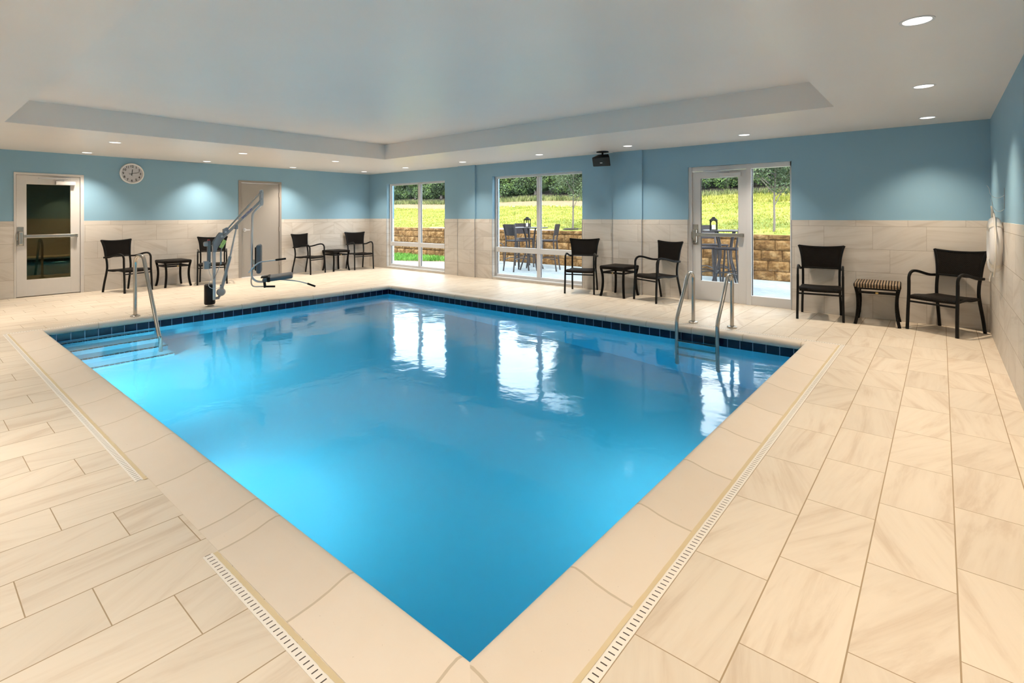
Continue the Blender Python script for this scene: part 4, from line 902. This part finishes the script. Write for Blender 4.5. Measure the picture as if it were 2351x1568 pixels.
b = MB(); b.grid(lambda u, v: (-45+u*75, 17.1+v*26, hz(-45+u*75, 17.1+v*26)+0.01), 60, 20)
tag(b.build('hedge_bed', m_mulch, smooth=True), 'dark leaf litter under the hedge', 'ground', kind='structure')
def blades(name, n, area, hfun, hgt, mat, label, seed):
    r = np.random.RandomState(seed); x = r.uniform(area[0], area[1], n); y = area[2]+(area[3]-area[2])*r.uniform(0, 1, n)**1.0
    z = np.array([hfun(a, c) for a, c in zip(x, y)]) - 0.01
    an = r.uniform(0, PI, n); h_ = hgt*r.uniform(0.5, 1.3, n); wd = 0.012+0.001*y
    dx, dy = np.cos(an)*wd, np.sin(an)*wd; lx, ly = r.uniform(-.5, .5, n)*h_, r.uniform(-.5, .5, n)*h_
    co = np.empty((n*3, 3)); co[0::3] = np.stack([x-dx, y-dy, z], 1); co[1::3] = np.stack([x+dx, y+dy, z], 1); co[2::3] = np.stack([x+lx, y+ly, z+h_], 1)
    me = bpy.data.meshes.new(name); me.vertices.add(n*3); me.vertices.foreach_set('co', co.ravel())
    me.loops.add(n*3); me.loops.foreach_set('vertex_index', np.arange(n*3)); me.polygons.add(n); me.polygons.foreach_set('loop_start', np.arange(0, n*3, 3))
    me.update(); me.validate(); me.materials.append(mat); o = bpy.data.objects.new(name, me); COL.objects.link(o)
    return tag(o, label, 'grass', kind='stuff')
blades('lawn_grass', 90000, (-30, 13, 4.40, 13.6), hz, 0.055, m_blade, 'long yellow-green grass covering the lawn slope', 1)
blades('upper_grass', 16000, (1.0, 13, 13.4, 15.9), hz, 0.13, m_blade, 'yellowing grass on the upper bank seen through the glass door', 8)
blades('grass_strip', 16000, (-9, 2.9, 1.75, 3.70), lambda x, y: -0.045 if y > (1.75 + max(0, (x+1.4))*0.62) else -0.3, 0.10, m_blade2, 'fresh green grass strip between path and stone wall', 2)
blades('weeds', 14000, (-40, 14, 15.4, 16.6), hz, 0.26, m_weed, 'straggly weeds along the foot of the hedge', 5)

def leaf_mesh(name, blobs, n, size, mat, seed):
    r = np.random.RandomState(seed); wts = np.array([bb[3]**2 for bb in blobs]); idx = r.choice(len(blobs), n, p=wts/wts.sum())
    B = np.array([bb[:3] for bb in blobs])[idx]; R = np.array([bb[3] for bb in blobs])[idx]
    d = r.normal(size=(n, 3)); d /= np.linalg.norm(d, axis=1)[:, None]
    p = B + d*(R*r.uniform(0.55, 1.05, n))[:, None]*np.array([1, 1, 0.85])
    a = r.normal(size=(n, 3)); a /= np.linalg.norm(a, axis=1)[:, None]
    c = np.cross(a, d+0.3*r.normal(size=(n, 3))); c /= np.linalg.norm(c, axis=1)[:, None]+1e-9
    s_ = (size*r.uniform(0.6, 1.4, n))[:, None]
    co = np.empty((n*4, 3)); co[0::4] = p-a*s_; co[1::4] = p-c*s_*0.45; co[2::4] = p+a*s_; co[3::4] = p+c*s_*0.45
    me = bpy.data.meshes.new(name); me.vertices.add(n*4); me.vertices.foreach_set('co', co.ravel())
    me.loops.add(n*4); me.loops.foreach_set('vertex_index', np.arange(n*4)); me.polygons.add(n); me.polygons.foreach_set('loop_start', np.arange(0, n*4, 4))
    me.update(); me.validate(); me.materials.append(mat); return me
protos = []
for k in range(3):
    r = random.Random(20+k)
    bl = [(r.uniform(-1.2, 1.2), r.uniform(-0.6, 0.6), r.uniform(0.35, 3.2), r.uniform(0.42, 0.70)) for _ in range(60)]
    protos.append(leaf_mesh('foliage', bl, 34000, 0.065, m_leaf_h, 30+k))
cm = MB()
for bb in [(-0.5, 0.2, 0.8, 0.6), (0.5, 0.2, 0.8, 0.6), (0.4, 0.2, 1.8, 0.65), (-0.4, 0.2, 1.8, 0.65), (-0.1, 0.2, 2.7, 0.6)]:
    b2 = bmesh.new(); bmesh.ops.create_icosphere(b2, subdivisions=3, radius=bb[3])
    for v in b2.verts: v.co = v.co*(1+random.uniform(-.1, .1)) + Vector(bb[:3])
    cm.merge(b2)
co_ = cm.build('inner_foliage', m_leaf_h, smooth=True); core_me = co_.data; bpy.data.objects.remove(co_)
tm = MB(); tm.sweep([(0, 0, -0.3), (0.05, 0, 1.0), (-0.05, 0.1, 2.2)], [0.13, 0.1, 0.05], 8); to_ = tm.build('trunk', m_bark, smooth=True); trunk_me = to_.data; bpy.data.objects.remove(to_)
rr = random.Random(11)
for row in range(2):
    for i in range(18):
        x = -35.5 + i*3.05 + row*0.9; y = 18.4 + row*2.9
        back = row == 1
        if not -27.5 < x < 10.5: continue
        t = thing('hedge_tree', 'taller green tree in the second row behind the dense hedge' if back else 'dense dark green tree in the front hedge row beyond the lawn', 'tree', (x, y, hz(x, y)), rr.uniform(-0.2, 0.2),
                  'trees of the second row behind the hedge' if back else 'dense trees of the front hedge row')
        t.scale = (1.0, 1, rr.uniform(0.85, 1.05)*(1.15 if back else 1))
        for nm, me in (('foliage', protos[(i+row) % 3]), ('inner_foliage', core_me), ('trunk', trunk_me)):
            o = bpy.data.objects.new(nm, me); COL.objects.link(o); o.parent = t

def young_tree(x, y, label, seed):
    t = thing('young_tree', label, 'tree', (x, y, hz(x, y)), 0, 'young trees planted on the lawn')
    r = random.Random(seed); z0 = 0.0
    b = MB(); b.sweep(smooth_path([(0, 0, -0.05), (0.01, 0, 0.3), (0.0, 0.02, 0.75), (0.03, 0, 1.2), (0.02, 0, 1.9), (0.05, 0, 2.8)], 4), [0.030-0.0011*i for i in range(21)], 10); b.build('trunk', m_bark, t, True)
    bl = []
    for k in range(22):
        a = r.uniform(0, 2*PI); h0 = 0.62 if k == 0 else r.uniform(0.82, 2.2); L_ = r.uniform(0.7, 1.35)
        if k == 0: e = Vector((0.34, 0.05, 1.45)); 
        else: e = Vector((math.cos(a)*L_*0.85, math.sin(a)*L_*0.85, h0+L_*0.75))
        b = MB(); s_ = Vector((0.01, 0.01, h0)); b.sweep(smooth_path([s_, s_.lerp(e, 0.5)+Vector((0, 0, -0.05)), e], 4), [0.013-0.0012*i for i in range(9)], 6); b.build('branch', m_bark, t, True)
        for f in (0.55, 0.8, 1.0):
            p_ = s_.lerp(e, f); bl.append((p_.x, p_.y, p_.z+0.05, 0.34))
    o = bpy.data.objects.new('foliage', leaf_mesh('foliage', bl, 30000, 0.031, m_leaf_t, seed)); COL.objects.link(o); o.parent = t
young_tree(9.42, 4.75, 'young slender tree seen through the sidelight of the glass door', 3)
young_tree(3.85, 4.60, 'young slender tree seen through the right half of the wide window', 4)
b = MB(); b.lathe([(0, 0.03), (0.25, 0.025), (0.32, -0.01)], c=(3.85, 4.60, hz(3.85, 4.6)), n=20); tag(b.build('mulch_ring', m_mulch), 'dark mulch around the tree outside the wide window', 'mulch', kind='stuff')

# bar furniture
def bar_table(x, y, rz, label):
    t = thing('bar_table', label, 'bar table', (x, y, -0.03), rz, 'high patio bar tables')
    b = MB(); b.lathe([(0, 1.115), (0.43, 1.115), (0.45, 1.125), (0.45, 1.135), (0.43, 1.143), (0, 1.143)], n=40); b.build('tabletop', m_barmetal, t, True)
    for k in range(4):
        a = k*PI/2+PI/4; c, s_ = math.cos(a), math.sin(a)
        b = MB(); b.sweep(smooth_path([(c*0.34, s_*0.34, 0), (c*0.24, s_*0.24, 0.28), (c*0.15, s_*0.15, 0.56), (c*0.17, s_*0.17, 0.85), (c*0.25, s_*0.25, 1.118)], 5), rect=(0.04, 0.03)); b.build('leg', m_barmetal, t, True)
    return t
T1 = (3.96, 2.40); T2 = (8.97, 2.60)
bar_table(T1[0], T1[1], 0.3, 'high round bar table with lantern seen through the wide window')
bar_table(T2[0], T2[1], 0.2, 'high round bar table with lantern seen through the glass door')
def bar_chair():
    t = thing('bar_chair', 'x', 'bar stool')
    for sx in (-1, 1):
        b = MB(); b.sweep(smooth_path([(sx*0.21, -0.25, 0), (sx*0.20, -0.22, 0.4), (sx*0.195, -0.19, 0.78)], 4), rect=(0.032, 0.032), up=(sx, 0, 0)); b.build('leg', m_barmetal, t)
        b = MB(); b.sweep(smooth_path([(sx*0.215, 0.27, 0), (sx*0.20, 0.22, 0.40), (sx*0.195, 0.19, 0.78), (sx*0.20, 0.21, 0.95), (sx*0.225, 0.26, 1.22)], 4), rect=(0.032, 0.032), up=(sx, 0, 0)); b.build('leg', m_barmetal, t)
        b = MB(); b.sweep(smooth_path([(sx*0.205, -0.23, 0.30), (sx*0.205, 0.0, 0.345), (sx*0.208, 0.235, 0.30)], 4), rect=(0.026, 0.02), up=(0, 0, 1)); b.build('stretcher', m_barmetal, t)
    b = MB(); b.sweep(smooth_path([(-0.205, -0.235, 0.28), (0, -0.235, 0.33), (0.205, -0.235, 0.28)], 5), rect=(0.026, 0.02), up=(0, 0, 1)); b.build('footrest', m_barmetal, t)
    b = MB(); b.box(-0.215, 0.215, -0.225, 0.21, 0.775, 0.812, bev=0.012); b.build('seat', m_barweave, t, True)
    b = MB(); b.grid(lambda u, v: ((2*u-1)*(0.195+0.03*v), 0.205+0.055*v+0.02*(1-(2*u-1)**2), 0.93+0.30*v), 8, 6); b.grid(lambda u, v: ((1-2*u)*(0.195+0.03*v), 0.193+0.055*v+0.02*(1-(2*u-1)**2), 0.93+0.30*v), 8, 6); b.build('backrest', m_barweave, t, True, fix=False)
    return t
bc = bar_chair()
GB = 'woven bar stools at the patio tables'
first = True
for (x, y, fx, fy, lab) in ((3.87, 1.86, 0.19, 0.94, 'bar stool with its back towards the wide window, left of the table'),
                            (3.30, 2.92, 0.75, -0.6, 'bar stool on the far side of the table outside the wide window'),
                            (4.47, 2.46, -0.88, -0.35, 'bar stool right of the table outside the wide window'),
                            (8.80, 1.92, 0.85, 0.5, 'bar stool at the left edge of the glass door, back to the room'),
                            (8.60, 3.00, 0.8, -0.5, 'bar stool behind the table outside the glass door'),
                            (9.30, 1.86, -1.0, 0.1, 'bar stool right of the table outside the glass door')):
    o = bc if first else copy_tree(bc); first = False
    o.location = (x, y, -0.03); o.rotation_euler = (0, 0, math.atan2(fy, fx)+PI/2); o['label'] = lab; o['group'] = GB
def lantern(x, y, label):
    t = thing('candle_lantern', label, 'lantern', (x, y, 1.114), 0.2, 'black candle lanterns')
    b = MB(); b.box(-0.072, 0.072, -0.072, 0.072, 0, 0.014, bev=0.003); b.build('lantern_base', m_black, t)
    b = MB()
    for sx in (-1, 1):
        for sy in (-1, 1): b.box(sx*0.062-0.007, sx*0.062+0.007, sy*0.062-0.007, sy*0.062+0.007, 0.012, 0.205)
    for k in range(4):
        Mk = Matrix.Rotation(k*PI/2, 4, 'Z')
        b.sweep([Mk @ Vector((0.055*math.cos(a), 0.062, 0.155+0.045*math.sin(a))) for a in [i*PI/8 for i in range(9)]], 0.005, 6)
    b.build('lantern_frame', m_black, t)
    b = MB(); b.lathe([(0.105, 0.20), (0.10, 0.215), (0.055, 0.245), (0.04, 0.25), (0.04, 0.27), (0, 0.275)], n=4, M=Matrix.Rotation(PI/4, 4, 'Z')); b.build('lantern_roof', m_black, t)
    b = MB(); b.lathe([(0, 0.014), (0.036, 0.014), (0.036, 0.105), (0.03, 0.11), (0, 0.108)], n=20); b.build('candle', m_candle, t, True)
lantern(3.88, 2.32, 'black lantern with white candle on the table outside the wide window')
lantern(8.83, 2.30, 'black lantern with white candle on the table outside the glass door')
t = thing('patio_chair', 'blue-grey sling patio chair at the left edge of the wide window', 'chair', (2.12, 2.80, -0.03), math.radians(75))
for sx in (-1, 1):
    b = MB(); b.sweep(smooth_path([(sx*0.27, -0.28, 0), (sx*0.27, -0.25, 0.35), (sx*0.27, -0.22, 0.60), (sx*0.27, 0.15, 0.62)], 4), 0.014, 8); b.build('leg', m_barmetal, t, True)
    b = MB(); b.sweep(smooth_path([(sx*0.27, 0.30, 0), (sx*0.27, 0.12, 0.42), (sx*0.25, 0.22, 0.62), (sx*0.25, 0.42, 1.02)], 4), 0.014, 8); b.build('leg', m_barmetal, t, True)
b = MB(); b.grid(lambda u, v: ((2*u-1)*0.24, -0.25+0.42*min(1, v*2)+0.25*max(0, v*2-1), 0.43-0.05*min(1, v*2)+0.64*max(0, v*2-1)), 4, 12); b.build('sling_seat', m_sling, t, True)
